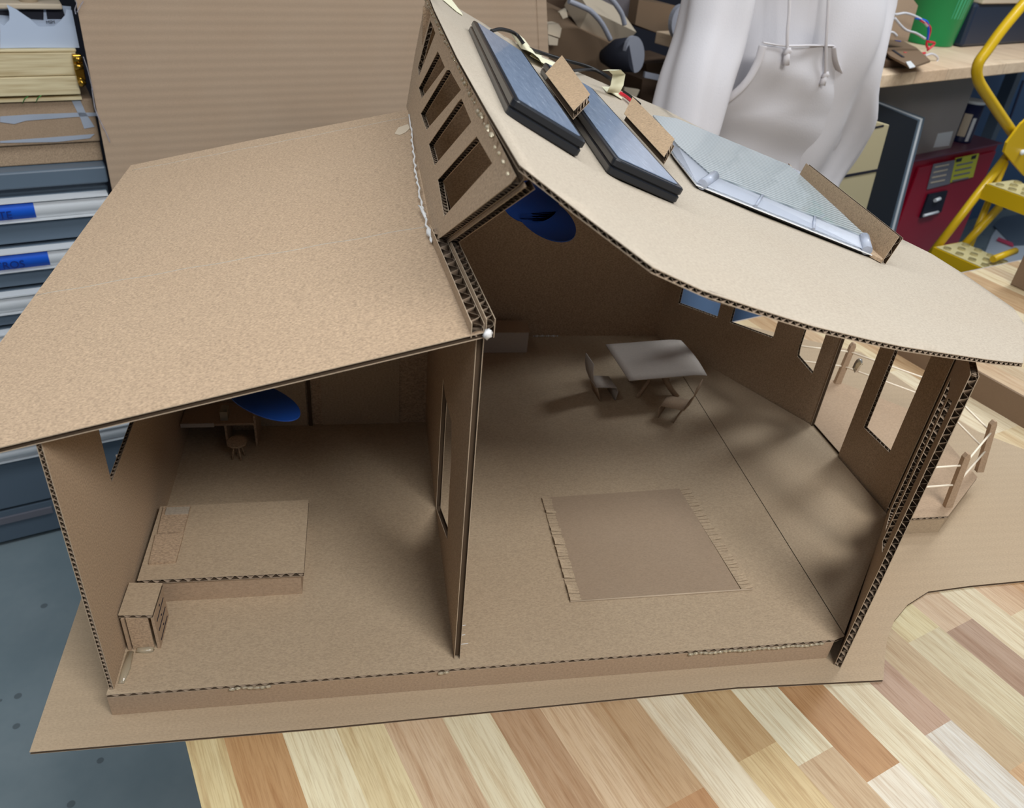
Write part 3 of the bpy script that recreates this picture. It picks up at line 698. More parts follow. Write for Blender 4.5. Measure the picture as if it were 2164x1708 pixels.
# ceiling fans
def fan(hub, zroof, blades, label, hubr=.016):
    e = empty('miniature_ceiling_fan', hub, label, 'ceiling fan', 'blue paper ceiling fans')
    mb = MB(); mb.tube([hub, (hub[0], hub[1], zroof)], .003, 8); mb.build('rod', 'navyhub', e)
    mb = MB(); mb.lathe((hub[0], hub[1], hub[2]-.001), UP, [(0, hubr*.7), (.004, hubr), (.014, hubr*.8)], 20); mb.build('hub', 'navyhub', e)
    for (c_0, a_0, b_0) in blades:
        mb = MB(); poly = [c_0+a_0*math.cos(t_)+b_0*math.sin(t_)-Vector((0, 0, .003)) for t_ in [6.2832*i/40 for i in range(40)]]
        mb.prism(poly, (0, 0, .0012)); mb.build('blade', 'bluefan', e)
def ell(px_c, px_a, px_b, z, hub):
    c = PZ(px_c, z); return (c, PZ(px_a, z)-c, PZ(px_b, z)-c)
zf = .315; hb = PZ((520, 800), zf); hb = (hb.x, hb.y, zf)
fan(hb, lroof(hb[0])-.004, [ell((555, 842), (633, 875), (537, 870), zf, hb), ell((455, 775), (385, 745), (440, 800), zf, hb)], 'blue paper ceiling fan hanging under the low left roof', .012)
zf = .44; hb = PZ((1168, 408), zf); hb = (hb.x, hb.y, zf)
fan(hb, rz(hb[0])-.004, [ell((1122, 420), (1066, 404), (1103, 464), zf, hb), ell((1150, 452), (1217, 490), (1135, 490), zf, hb)], 'dark blue paper ceiling fan hanging under the high right roof', .006)
# ================================================================== SOLAR PANELS ON THE ROOF
def panel(name, px4, hb_, th, label, frame_w, tilt=(0, 0, 0, 0)):
    # px4: upper face corners FL FR BR BL in the photo, top height above roof = hb_+th
    tp = [onroof(p, hb_+th+t_) for p, t_ in zip(px4, tilt)]
    # regularise to a plane rectangle
    c = sum(tp, Vector())/4
    U = ((tp[1]-tp[0]).normalized()+(tp[2]-tp[3]).normalized()).normalized(); V = ((tp[3]-tp[0]).normalized()+(tp[2]-tp[1]).normalized()).normalized()
    N = U.cross(V).normalized(); V = N.cross(U)
    e = empty(name, c-N*th, label, 'solar panel')
    if frame_w is None: return e, tp, c, U, V, N
    lu = ((tp[1]-tp[0]).length+(tp[2]-tp[3]).length)/4; lv = ((tp[3]-tp[0]).dot(V)+(tp[2]-tp[1]).dot(V))/4
    P = lambda u, v, w: (tp[0]*(1-u/lu)*(1-v/lv)+tp[1]*(1+u/lu)*(1-v/lv)+tp[2]*(1+u/lu)*(1+v/lv)+tp[3]*(1-u/lu)*(1+v/lv))*.25+N*w
    def rr(lu, lv, w, r=.006, k=4):
        L = []
        for (sx_, sy_, a0) in ((1, 1, 0), (-1, 1, 90), (-1, -1, 180), (1, -1, 270)):
            for i in range(k+1):
                a_ = math.radians(a0+90*i/k); L.append(P(sx_*(lu-r)+r*math.cos(a_), sy_*(lv-r)+r*math.sin(a_), w))
        return L
    for nm, w0, w1 in (('back_shell', -th, -th*.52), ('frame', -th*.48, 0)):
        mb = MB(); lo = rr(lu-.001, lv-.001, w0); l1 = rr(lu, lv, w0+.0012); l2 = rr(lu, lv, w1-.0012); l3 = rr(lu-.0012, lv-.0012, w1)
        n = len(lo); vs = lo+l1+l2+l3
        fs = [(r_*n+i, r_*n+(i+1) % n, (r_+1)*n+(i+1) % n, (r_+1)*n+i) for r_ in range(3) for i in range(n)]+[tuple(range(n))[::-1], tuple(range(3*n, 4*n))]
        mb.add(vs, fs, 0); mb.build(nm, 'black', e)
    mb = MB(); lo = rr(lu-.002, lv-.002, -th*.55); hi_ = rr(lu-.002, lv-.002, -th*.4); n = len(lo); mb.add(lo+hi_, [(i, (i+1) % n, n+(i+1) % n, n+i) for i in range(n)]+[tuple(range(n))[::-1], tuple(range(n, 2*n))], 0); mb.build('seam', 'black2', e)
    mb = MB(); lo = rr(lu-frame_w, lv-frame_w*1.4, .0002, .004); hi_ = rr(lu-frame_w, lv-frame_w*1.4, .0008, .004)
    mb.add(lo+hi_, [(i, (i+1) % n, n+(i+1) % n, n+i) for i in range(n)]+[tuple(range(n))[::-1], tuple(range(n, 2*n))], 0); mb.build('glass', 'cell', e)
    return e
panel('solar_panel', [(1086, 208), (1241, 302), (1107, 112), (1000, 41)], .001, .0155, 'black framed solar panel nearest the strip of slanted windows on the high roof', .006, (0, .002, .002, 0))
panel('solar_panel', [(1300, 335), (1448, 402), (1253, 187), (1150, 130)], .002, .0155, 'black framed solar panel in the middle between two cardboard brackets on the high roof', .006)
# third, clear plastic
e3 = empty('solar_panel', onroof((1640, 430), .01), 'large ridged solar panel with clear frosted plastic rim at the right of the roof', 'solar panel')
h3 = .016
tf = [onroof(p, h3) for p in [(1507, 367), (1835, 505), (1700, 372), (1415, 235), (1380, 245), (1485, 352)]]
tf = [onroof((1500, 366), h3), onroof((1836, 503), h3), onroof((1670, 350), h3), onroof((1430, 250), h3), onroof((1380, 243), h3), onroof((1434, 308), h3)]
mb = MB(); mb.prism(tf, (0, 0, -.0015)); mb.build('glass', 'cell2', e3)
def shrink(L, f):
    c = sum(L, Vector())/len(L); return [c+(p-c)*f for p in L]
outer_t = shrink(tf, 1.0); outer_b = [onroof((1471, 393), .003), onroof((1841, 541), .003), onroof((1694, 370), .003), onroof((1430, 262), .003), onroof((1375, 255), .003), onroof((1425, 335), .003)]
mb = MB(); n = 6
rim_o = [a.lerp(b, .05) for a, b in zip(outer_t, outer_b)]
mb.add([p-Vector((0, 0, .0016)) for p in outer_t]+[p+Vector((0, 0, .004)) for p in outer_b], [(i, (i+1) % n, n+(i+1) % n, n+i) for i in range(n)]); mb.add([p-Vector((0, 0, .0016)) for p in outer_t], [tuple(range(n))]); mb.build('rim', 'clear', e3)
mb = MB(); mb.prism(shrink([p+Vector((0, 0, .0005)) for p in outer_b], 1.004), (0, 0, .0012)); mb.build('rim_edge', 'white', e3)
mb = MB(); mb.prism(shrink([p+Vector((0, 0, -.002)) for p in outer_b], .985), (0, 0, .002)); mb.build('base_plate', 'black2', e3)
for f in (.03, .33, .66, .97):
    a = outer_t[0].lerp(outer_t[1], f); b = outer_b[0].lerp(outer_b[1], f)+Vector((0, 0, .004)); d = (outer_t[1]-outer_t[0]).normalized()
    mb = MB(); w_ = .006 if f in (.03, .97) else .0018
    mb.tube([b, a-Vector((0, 0, .001))], w_, 10); mb.build('rim_post', 'clear', e3)
# cables
def smooth(pts, k=8):
    pts = [Vector(p) for p in pts]; out = []
    P_ = [pts[0]]+pts+[pts[-1]]
    for i in range(1, len(P_)-2):
        p0, p1, p2, p3 = P_[i-1:i+3]
        for j in range(k):
            t_ = j/k; out.append(.5*((2*p1)+(-p0+p2)*t_+(2*p0-5*p1+4*p2-p3)*t_**2+(-p0+3*p1-3*p2+p3)*t_**3))
    out.append(pts[-1]); return out
def cable(name, pl, r, m, label, group=None):
    mb = MB(); mb.tube(smooth([onroof(p, h) for p, h in pl]), r, 8); return tag(mb.build(name, m), label, 'cable', group)
cable('power_cable', [((1038, 66), .010), ((1060, 62), .018), ((1090, 72), .020), ((1114, 100), .012), ((1145, 112), .010), ((1190, 126), .012), ((1240, 140), .012), ((1278, 158), .010), ((1300, 176), .008)], .0028, 'black2', 'black double cable arching from the first solar panel to the roof edge')
cable('power_cable', [((1208, 150), .010), ((1240, 147), .010), ((1262, 150), .012), ((1285, 165), .010), ((1296, 178), .008)], .0026, 'black2', 'shorter black cable running behind the first cardboard roof bracket')
cable('signal_wire', [((1310, 196), .006), ((1325, 206), .006), ((1345, 224), .006)], .0028, 'red', 'short red wire beside the curled masking tape on the roof')
cable('signal_wire', [((1318, 194), .006), ((1335, 206), .006), ((1352, 220), .006)], .0024, 'black2', 'short black wire beside the red wire on the roof')
# cardboard box on the bench at the right
cb = empty('cardboard_tray', PZ((2164, 860), 0), 'low cardboard box side lying on the workbench behind the right end of the roof', 'cardboard box')
q = [PZ(p, .0) for p in [(1880, 735), (2045, 830), (2200, 922)]]; d = (q[2]-q[0]).normalized(); nrm = Vector((-d.y, d.x, 0)); nrm = nrm if nrm.x > 0 else -nrm
hgt = .052; a = q[0]-Vector((0, 0, .004)); b = q[2]+d*.2-Vector((0, 0, .004))
mb = MB(); mb.prism([a, b, b+UP*hgt, a+UP*hgt], nrm*.006); mb.build('side_panel', 'scrap', cb)
mb = MB(); mb.prism([a+UP*.001+nrm*.006, b+UP*.001+nrm*.006, b+UP*.001+nrm*.10, a+UP*.001+nrm*.10], (0, 0, .004)); mb.build('bottom_panel', 'scrap', cb)
mb = MB(); q0 = PZ((2152, 628), 0); a_, b_ = q0.dot(E1), q0.dot(E2); mb.rbox((a_+.06, b_-.18, TZ+.0005), (a_+.4, b_+.06, .16)); tag(mb.build('cardboard_box', 'scrap', bevel=.003), 'brown box at the right border standing on the workbench', 'cardboard box')
# ================================================================== BACKGROUND LEFT: tool cabinet
CE = 1.435
tc = empty('tool_cabinet', room(-.5, 1.7, FZ), 'blue grey steel tool cabinet with aluminium drawer handles left of the model', 'tool cabinet')
xr = .178
mb = MB(); mb.rbox((-1.2, CE+.02, FZ+.01), (xr, CE+.6, .104)); mb.build('body', 'steel', tc, bevel=.004)
mb = MB(); mb.rbox((-1.2, CE-.01, .070), (xr+.002, CE+.6, .108)); mb.build('top_rim', 'steel', tc, bevel=.004)
# drawers: (top z)
tops = [.052, -.068, -.175, -.262, -.352, -.47, -.575]
tops = [.055, -.062, -.166, -.262, -.372, -.478, -.580]
bots = tops[1:]+[-.80]
for i, (zt_, zb_) in enumerate(zip(tops, bots)):
    d_ = MB(); d_.rbox((-1.19, CE, zb_+.004), (xr-.004, CE+.03, zt_-.004)); dr = d_.build('drawer', 'steel', tc, bevel=.003)
    # aluminium pull: curved profile
    hh = .050 if i not in (3,) else .05
    prof = [(0, 0), (.012, -.002), (.022, -.010), (.026, -.022), (.022, -.036), (.012, -.045), (.014, -.050), (0, -.050)]
    zc = zt_-.006
    vs = [room(xx, CE-a_, zc+b_) for xx in (-1.19, xr-.006) for a_, b_ in prof]; n = len(prof)
    mb = MB(); mb.add(vs, [(k, k+1, n+k+1, n+k) for k in range(n-1)], 0, True); mb.add(vs, [tuple(range(n)), tuple(range(n, 2*n))[::-1]], 0); mb.build('handle', 'alu', dr)
    mb = MB(); mb.rbox((-1.19, CE-.029, zc-.0035), (xr-.006, CE-.002, zc)); mb.rbox((-1.19, CE-.018, zc-.052), (xr-.006, CE-.002, zc-.048)); mb.build('handle_lip', 'alu', dr)
    if i in (0, 1):
        x1_ = .018 if i == 0 else .022
        pr = [(a_+.0012, b_) for a_, b_ in prof[1:6]]; n = len(pr)
        vs = [room(xx, CE-a_, zc+b_) for xx in (-.35, x1_) for a_, b_ in pr]
        mb = MB(); mb.add(vs, [(k, k+1, n+k+1, n+k) for k in range(n-1)], 0, True); mb.build('tape_label', 'bluetape', dr)
mb = MB(); mb.rbox((-1.19, CE, -.905), (xr-.004, CE+.03, -.804)); mb.build('kick_panel', 'steel', tc)
mb = MB(); mb.rbox((-.4, CE-.006, -.842), (-.12, CE, -.822)); mb.build('label_strip', 'signgrey', tc)
def text(body, loc, xd, yd, size, m, parent=None, nm='lettering', ext=.0003):
    c = bpy.data.curves.new(nm, 'FONT'); c.body = body; c.size = size; c.extrude = ext; c.align_x = 'LEFT'
    tmp = bpy.data.objects.new(nm, c); COL.objects.link(tmp)
    dg = bpy.context.evaluated_depsgraph_get(); me = bpy.data.meshes.new_from_object(tmp.evaluated_get(dg)); bpy.data.objects.remove(tmp)
    xd = Vector(xd).normalized(); yd = Vector(yd); yd = (yd-xd*yd.dot(xd)).normalized(); zd = xd.cross(yd)
    Mx = Matrix((xd, yd, zd)).transposed()
    par = Vector(); q = parent
    while q is not None: par += q.location; q = q.parent
    for v in me.vertices: v.co = Mx @ v.co
    me.materials.clear(); me.materials.append(M[m])
    o = bpy.data.objects.new(nm, me); COL.objects.link(o); o.parent = parent; o.location = Vector(loc)-par
    return o
dl = [c for c in tc.children if c.name.startswith('drawer')]
text('ITE', room(-.060, CE-.0290, .055-.006-.036), E1, Vector((0, 0, 1)), .024, 'ink', dl[0])
text('TROS', room(-.088, CE-.0290, -.062-.006-.036), E1, Vector((0, 0, 1)), .024, 'ink', dl[1])
# things stacked on the cabinet
ZT = .109
mb = MB(); mb.rbox((-.7, CE+.03, ZT), (.180, CE+.45, .155)); o = tag(mb.build('cardboard_box', 'kraft', bevel=.003), 'lowest flat cardboard box lying directly on the tool cabinet', 'cardboard box')
bx = empty('taped_box', room(-.2, 1.65, .156), 'brown cardboard box with grey tape strips stacked on the tool cabinet', 'cardboard box')
mb = MB(); mb.rbox((-.7, CE+.02, .156), (.181, CE+.45, .250)); mb.build('carton', 'brown', bx, bevel=.003)
def cabpx(p, d): return PE(p, d)
for L in ([(0, 246), (60, 242), (165, 238), (205, 238), (205, 245), (160, 247), (55, 255), (30, 262), (0, 258)], [(150, 210), (168, 208), (182, 240), (200, 268), (178, 272), (170, 250)], [(0, 298), (110, 290), (200, 283), (190, 292), (120, 300), (0, 302)]):
    mb = MB(); mb.prism([cabpx(p, CE+.0195) for p in L], -E2*.0008); mb.build('tape_strip', 'greypaint', bx)
mb = MB(); mb.rbox((-.7, CE+.01, .251), (.160, CE+.4, .2565)); tag(mb.build('thin_board', 'lightwood'), 'thin board lying on the taped cardboard box', 'board')
for i, (z0_, z1_, x1_) in enumerate(((.262, .300, .160), (.301, .347, .166), (.3475, .3535, .168))):
    mb = MB(); mb.rbox((-.7, CE+.012+i*.003, z0_), (x1_, CE+.40, z1_)); tag(mb.build('pine_board', 'lightwood', bevel=.002), ['lowest pale pine board in the stack over the taped box', 'second pale pine board under the thin strip in the stack', 'thin pine strip directly under the white foam cutout'][i], 'board', 'pine boards on the tool cabinet')
mb = MB()
for p in [(47, 220), (75, 218)]:
    a = PE(p, CE-.0); b = PE((p[0]+12, p[1]-16), CE-.01); mb.tube([a, a.lerp(b, .5)+UP*.003, b], [.0008, .003, .002], 6, flat=.3)
mb.build('leaf', 'leaf'); tag(bpy.data.objects['leaf'], 'small green plastic leaves poking out above the taped box', 'plant sprig')
# brass clamp
bc = empty('brass_clamp', PE((168, 150), CE+.0), 'brass clamp hanging at the right end of the pine boards', 'clamp')
mb = MB(); mb.prism([PE(p, CE) for p in [(152, 116), (172, 116), (176, 135), (182, 168), (178, 180), (166, 178), (158, 150)]], E2*.02); mb.build('jaw', 'brass', bc, bevel=.002)
mb = MB(); a, b = PE((156, 126), CE-.006), PE((174, 124), CE-.006); mb.tube([a, b], .006, 10); a, b = PE((158, 141), CE-.006), PE((176, 140), CE-.006); mb.tube([a, b], .006, 10); mb.build('screw', 'brass', bc)
mb = MB(); blob(mb, PE((173, 174), CE-.004), .008, (1, 1, 1), seed=1, n=12); mb.build('knob', 'brass', bc)
# white foam cutout with a half-round opening
fd = CE+.03
sh = [(0, 102), (60, 101), (168, 101), (152, 22), (140, 20), (138, 32), (128, 44), (114, 56), (82, 56), (66, 42), (34, 20), (14, 10), (20, 26), (20, 42), (8, 54), (0, 48)]
mb = MB(); mb.prism([PE(p, fd) for p in sh], E2*.005); tag(mb.build('foam_cutout', 'foam'), 'white foam board cutout with a half-round notch leaning at the top left', 'foam board')
fb = empty('window_frame_model', PE((100, 50), fd+.03), 'white frame with dark panes seen behind the notch of the foam cutout', 'model frame')
def fp(name, L, m, d, par, t_=.004): mb = MB(); mb.prism([PE(p, d) for p in L], E2*t_); return mb.build(name, m, par)
fp('frame', [(-10, 6), (60, 8), (150, 14), (150, 80), (60, 70), (0, 60), (-10, 60)], 'foam', fd+.040, fb)
fp('pane', [(36, 21), (92, 18), (92, 42), (66, 40)], 'darkwall', fd+.038, fb, .001); fp('pane', [(97, 19), (132, 17), (138, 36), (132, 40), (100, 40)], 'darkwall', fd+.038, fb, .001)
fp('pane', [(-5, 23), (18, 22), (19, 33), (-5, 31)], 'darkwall', fd+.038, fb, .001)
a = PE((98, 50), fd+.036); text('MSM', a, PE((120, 49), fd+.036)-a, UP, .0085, 'blackink', fb)
mb = MB(); mb.rbox((-.13, fd+.02, .425), (.16, fd+.12, .436)); a = PE((46, 6), fd); tag(mb.build('white_tray', 'offwhite', bevel=.003), 'thin cream slab lying across the top of the foam frame', 'slab')
mb = MB(); a = PE((62, 8), fd+.05); mb.lathe(a, UP, [(0, .017), (.05, .02)], 24); tag(mb.build('paper_cup', 'offwhite'), 'small tan cup standing on the cream slab at the top left', 'cup')
# large corrugated sheet ---------------------------------------------------
SE = 1.405
ls = empty('cardboard_sheet', room(.75, SE, FZ), 'very large upright corrugated cardboard sheet standing behind the model house', 'cardboard sheet')
L = [PE(p, SE) for p in [(160, 0), (250, 470)]]; R_ = [PE(p, SE) for p in [(1154, 0), (1160, 140)]]
def ext(a, b, z): return a+(b-a)*((z-a.z)/(b.z-a.z))
mb = MB(); mb.prism([ext(L[0], L[1], FZ), ext(R_[0], R_[1], FZ), ext(R_[0], R_[1], 1.0), ext(L[0], L[1], 1.0)], E2*.007); mb.build('sheet', 'sheet', ls)
mb = MB(); a, b = ext(R_[0], R_[1], FZ)-E1*.03, ext(R_[0], R_[1], 1.)-E1*.03; mb.prism([a, a+E1*.03, b+E1*.03, b], -E2*.0015); mb.build('edge_fold', 'sheet', ls)
for i, pl in enumerate(([(158, 0), (162, 8), (158, 20), (160, 30)], [(176, 2), (170, 12), (163, 26)], [(194, 186), (200, 226), (204, 238), (215, 262), (226, 284), (232, 300)], [(176, 120), (186, 150), (196, 192)])):
    mb = MB(); mb.tube(smooth([PE(p, SE-.003) for p in pl]), .0022, 6, flat=.5); mb.build('plastic_wrap', 'plastic_film', ls)
# ================================================================== BACKGROUND MIDDLE: scrap pile on a shelf
mb = MB(); mb.rbox((1.35, 1.50, -.06), (2.1, 2.6, -.02)); sh_ = empty('storage_shelf', room(2.2, 2, FZ), 'dark storage shelf holding the heap of cardboard scraps', 'shelf')
mb.build('shelf_board', 'scrapdark', sh_)
for a, b in ((1.37, 1.52), (2.04, 1.52), (1.37, 2.55), (2.04, 2.55)):
    mb = MB(); mb.rbox((a, b, FZ), (a+.04, b+.04, -.06)); mb.build('post', 'steel', sh_)
def tr(name, L, d, depth, m, label, cat, grp='scraps heaped on the storage shelf', tilt=0., bev=0.):
    n_ = (E2+UP*tilt).normalized(); q = PE(L[0], d); mb = MB(); mb.prism([PL(p, q, n_) for p in L], n_*depth)
    return tag(mb.build(name, m, bevel=bev), label, cat, grp)
tr('cardboard_scrap_box', [(1150, 60), (1222, 60), (1318, 105), (1290, 240), (1160, 200)], 1.75, .25, 'scrap', 'large flat brown carton under the grey hoops in the heap', 'cardboard box', tilt=.2)
tr('cardboard_scrap_box', [(1225, 62), (1245, 20), (1345, 68), (1312, 100), (1290, 96)], 1.78, .12, 'offwhite', 'tan open box flap beneath the curved grey hoops', 'cardboard box', tilt=.5)
tr('cardboard_scrap_box', [(1240, -20), (1370, -20), (1320, 52), (1232, 34)], 1.95, .1, 'scrapgrey', 'grey folded board at the top of the scrap heap', 'cardboard box')
tr('cardboard_scrap_box', [(1350, 0), (1428, 12), (1412, 78), (1342, 52)], 1.9, .2, 'scrap', 'brown square carton left of the white plate by the hoodie', 'cardboard box')
tr('cardboard_scrap_box', [(1365, 135), (1440, 130), (1430, 165), (1368, 160)], 1.9, .2, 'scrapdark', 'brown box low in the heap beside the hoodie sleeve', 'cardboard box')
tr('cardboard_scrap_box', [(1358, 168), (1420, 165), (1410, 235), (1352, 215)], 1.8, .15, 'scrapdark', 'dark reddish box lowest in the scrap heap', 'cardboard box')
tr('cardboard_scrap_box', [(1150, -20), (1235, -20), (1232, 60), (1150, 58)], 2.1, .2, 'scrapdark', 'dark brown carton at the back left of the heap beside the large sheet', 'cardboard box')
tr('foam_scrap', [(1158, 52), (1180, 50), (1187, 60), (1183, 80), (1158, 72)], 1.72, .04, 'offwhite', 'cream rounded lump just right of the large upright sheet', 'foam scrap')
tr('foam_scrap', [(1158, 74), (1180, 82), (1178, 96), (1160, 95)], 1.71, .04, 'offwhite', 'smaller cream lump below the rounded one by the upright sheet', 'foam scrap')
tr('paper_scrap', [(1182, 26), (1196, 18), (1200, 36), (1190, 40)], 1.74, .01, 'offwhite', 'small pale paper corner high in the heap near the upright sheet', 'paper')
tr('paper_scrap', [(1320, 185), (1352, 190), (1345, 205), (1318, 200)], 1.7, .01, 'offwhite', 'pale scrap of paper behind the red wire', 'paper')
tr('paper_scrap', [(1364, 152), (1415, 163), (1432, 176), (1400, 172), (1362, 164)], 1.74, .01, 'lamp', 'thin pale strip crossing the lower heap by the sleeve', 'paper')
for pl, nm in (([(1202, 2), (1230, 14), (1250, 25), (1272, 50), (1290, 84)], 'left'), ([(1284, -10), (1300, 8), (1314, 30), (1320, 52)], 'right')):
    mb = MB(); mb.tube(smooth([PE(p, 1.68) for p in pl]), .008, 10); tag(mb.build('hoop_handle', 'lamp'), 'curved grey hoop, the '+('longer left' if nm == 'left' else 'shorter right')+' one of two over the scrap heap', 'hoop', 'grey hoops on the scrap heap')
def disc(pc, rx, ry, an, d, m, label, name='round_plate', depth=.02):
    L = [(pc[0]+rx*math.cos(t_)*math.cos(an)-ry*math.sin(t_)*math.sin(an), pc[1]+rx*math.cos(t_)*math.sin(an)+ry*math.sin(t_)*math.cos(an)) for t_ in [6.2832*i/28 for i in range(28)]]
    return tr(name, L, d, depth, m, label, 'plate', 'round plates in the scrap heap')
lp = empty('desk_lamp', PE((1330, 130), 1.62), 'grey lamp head with round pale face pointing from the heap', 'lamp')
L = [(1342+20*math.cos(t_), 115+39*math.sin(t_)) for t_ in [6.2832*i/28 for i in range(28)]]
mb = MB(); mb.prism([PE(p, 1.62) for p in L], E2*.01-E1*.004); mb.build('lamp_face', 'lamp', lp)
c0 = PE((1342, 115), 1.635); mb = MB(); ax = (E2*.8-E1*.45-UP*.2).normalized(); mb.lathe(c0, ax, [(0, .055), (.07, .05), (.12, .02)], 24); mb.build('lamp_housing', 'darkwall', lp)
disc((1442, 48), 22, 38, .15, 1.7, 'lamp', 'pale round plate half hidden behind the hoodie sleeve')
# ================================================================== PERSON IN HOODIE
PD = .78
person = empty('person', room(1.85, PD+.05, FZ), 'person standing behind the workbench in a pale grey hoodie with drawstrings and front pocket', 'person')
def pe(p, d=PD): q = PE(p, d); return q.dot(E1), q.z
c_ = pe((1640, 180)); cx0 = c_[0]
def skinmesh(name, pts, edges, m, sub=2):
    me = bpy.data.meshes.new(name); lo = sum([Vector(p[:3]) for p in pts], Vector())/len(pts)
    me.from_pydata([room(*p[:3])-person.location for p in pts], edges, []); o = bpy.data.objects.new(name, me); COL.objects.link(o); o.parent = person
    md = o.modifiers.new('skin', 'SKIN'); md.use_smooth_shade = True
    for i, p in enumerate(pts): me.skin_vertices[0].data[i].radius = (p[3], p[3]*(p[4] if len(p) > 4 else 1))
    me.skin_vertices[0].data[0].use_root = True
    o.modifiers.new('s', 'SUBSURF').levels = sub; o.modifiers['s'].render_levels = sub
    me.materials.append(M[m]); return o
pb = PD+.13; hx = pe((1688, 60), pb)[0]
legs = [(hx, pb, .02), (hx-.1, pb, -.05), (hx-.11, pb-.01, -.45), (hx-.12, pb, -.84), (hx+.1, pb, -.05), (hx+.11, pb-.01, -.45), (hx+.12, pb, -.84)]
lr_ = [.09, .075, .05, .035, .075, .05, .035]
up_ = [(hx, pb, .25, .10), (hx, pb, .62, .10), (hx, pb, .74, .05), (hx, pb-.01, .81, .065), (hx, pb-.02, .90, .085), (hx, pb-.01, .97, .05), (hx-.17, pb, .64, .05), (hx-.20, pb-.02, .25, .035), (hx-.14, pb-.07, .14, .028), (hx+.17, pb, .64, .05), (hx+.19, pb+.02, .25, .035), (hx+.12, pb-.06, .14, .028), (hx-.12, pb-.10, -.885, .03), (hx+.12, pb-.10, -.885, .03)]
body = skinmesh('body', [(*p, r_) for p, r_ in zip(legs, lr_)]+up_, [(0, 1), (1, 2), (2, 3), (0, 4), (4, 5), (5, 6), (0, 7), (7, 8), (8, 9), (9, 10), (10, 11), (11, 12), (8, 13), (13, 14), (14, 15), (8, 16), (16, 17), (17, 18), (3, 19), (6, 20)], 'skin')
skinmesh('trousers', [(*p, r_*1.25+.01) for p, r_ in zip(legs, lr_)], [(0, 1), (1, 2), (2, 3), (0, 4), (4, 5), (5, 6)], 'jeans')
mb = MB(); blob(mb, room(hx, pb+.025, .955), .098, (1, 1, 1.05), seed=2, n=16); mb.build('hair', 'hair', person)
for sx_ in (-1, 1):
    mb = MB(); mb.lathe(room(hx+sx_*.035, pb-.092, .905), -E2, [(0, .011), (.006, .006)], 12); mb.build('eye', 'blackink', body)
mb = MB(); blob(mb, room(hx, pb-.105, .88), .014, (.8, 1, 1.3), seed=0, n=10); mb.build('nose', 'skin', body)
# hoodie torso from elliptical rings following the silhouette
rows = [(-186, 1655, 1745), (-180, 1620, 1780), (-164, 1565, 1832), (-138, 1522, 1862), (-105, 1503, 1872), (-60, 1505, 1872), (0, 1512, 1862), (60, 1505, 1840), (120, 1496, 1818), (180, 1486, 1806), (230, 1476, 1820), (270, 1474, 1812), (310, 1480, 1794), (345, 1490, 1772), (375, 1500, 1750), (410, 1515, 1742), (460, 1530, 1742), (530, 1545, 1740)]
N_ = 72; vs = []; rnd = random.Random(2)
for ri, (yy, xl, xr_) in enumerate(rows):
    a0 = pe((xl, yy), pb); a1 = pe((xr_, yy), pb); zc = (a0[1]+a1[1])/2; zs = (a1[1]-a0[1])/2; cx_ = (a0[0]+a1[0])/2; hw_ = (a1[0]-a0[0])/2
    for k in range(N_):
        th = 6.2832*k/N_; x_ = math.copysign(abs(math.cos(th))**.8, math.cos(th)); y_ = math.copysign(abs(math.sin(th))**.8, math.sin(th))
        fold = .009*math.sin(th*9+yy*.012)+.007*math.sin(th*4-yy*.016+1)+.004*math.sin(th*17+yy*.03)
        dep = .13+.02*math.sin(yy*.012)
        vs.append(room(cx_+x_*(hw_+fold*.35), pb+y_*(dep+fold*1.4), zc+zs*x_))
mb = MB(); mb.add(vs, [(r*N_+k, r*N_+(k+1) % N_, (r+1)*N_+(k+1) % N_, (r+1)*N_+k) for r in range(len(rows)-1) for k in range(N_)], 0, True)
mb.add(vs[:N_], [tuple(range(N_))], 0, True)
hood = mb.build('hoodie', 'hoodie', person, subsurf=1)
def sleeve(pts, radii, nm='sleeve'):
    P_ = smooth([room(pe(p, d)[0], d, pe(p, d)[1]) for p, d in pts], 6); n = len(P_)
    rr = []
    for i in range(n):
        f = i/(n-1)*(len(radii)-1); k = min(int(f), len(radii)-2); rr.append(radii[k]+(radii[k+1]-radii[k])*(f-k))
    mb = MB(); mb.tube(P_, rr, 26)
    for i in range(len(mb.v)):
        k = i % 26; 
        if i < n*26: mb.v[i] += (mb.v[i]-P_[i//26])*(.10*math.sin(k*6.2832/26*4+i//26*.10)+.05*math.sin(k*6.2832/26*7+i//26*.13+1))
    return mb.build(nm, 'hoodie', hood, subsurf=1)
sleeve([((1590, -140), PD+.13), ((1552, -110), PD+.12), ((1530, -50), PD+.08), ((1502, 80), PD+.05), ((1470, 180), PD+.02), ((1446, 270), PD-.0), ((1430, 340), PD-.02)], [.060, .076, .076, .076, .076, .074, .066])
sleeve([((1785, -140), PD+.14), ((1828, -112), PD+.14), ((1846, -60), PD+.16), ((1832, 40), PD+.17), ((1806, 110), PD+.16), ((1784, 180), PD+.13)], [.055, .068, .062, .052, .046, .042])
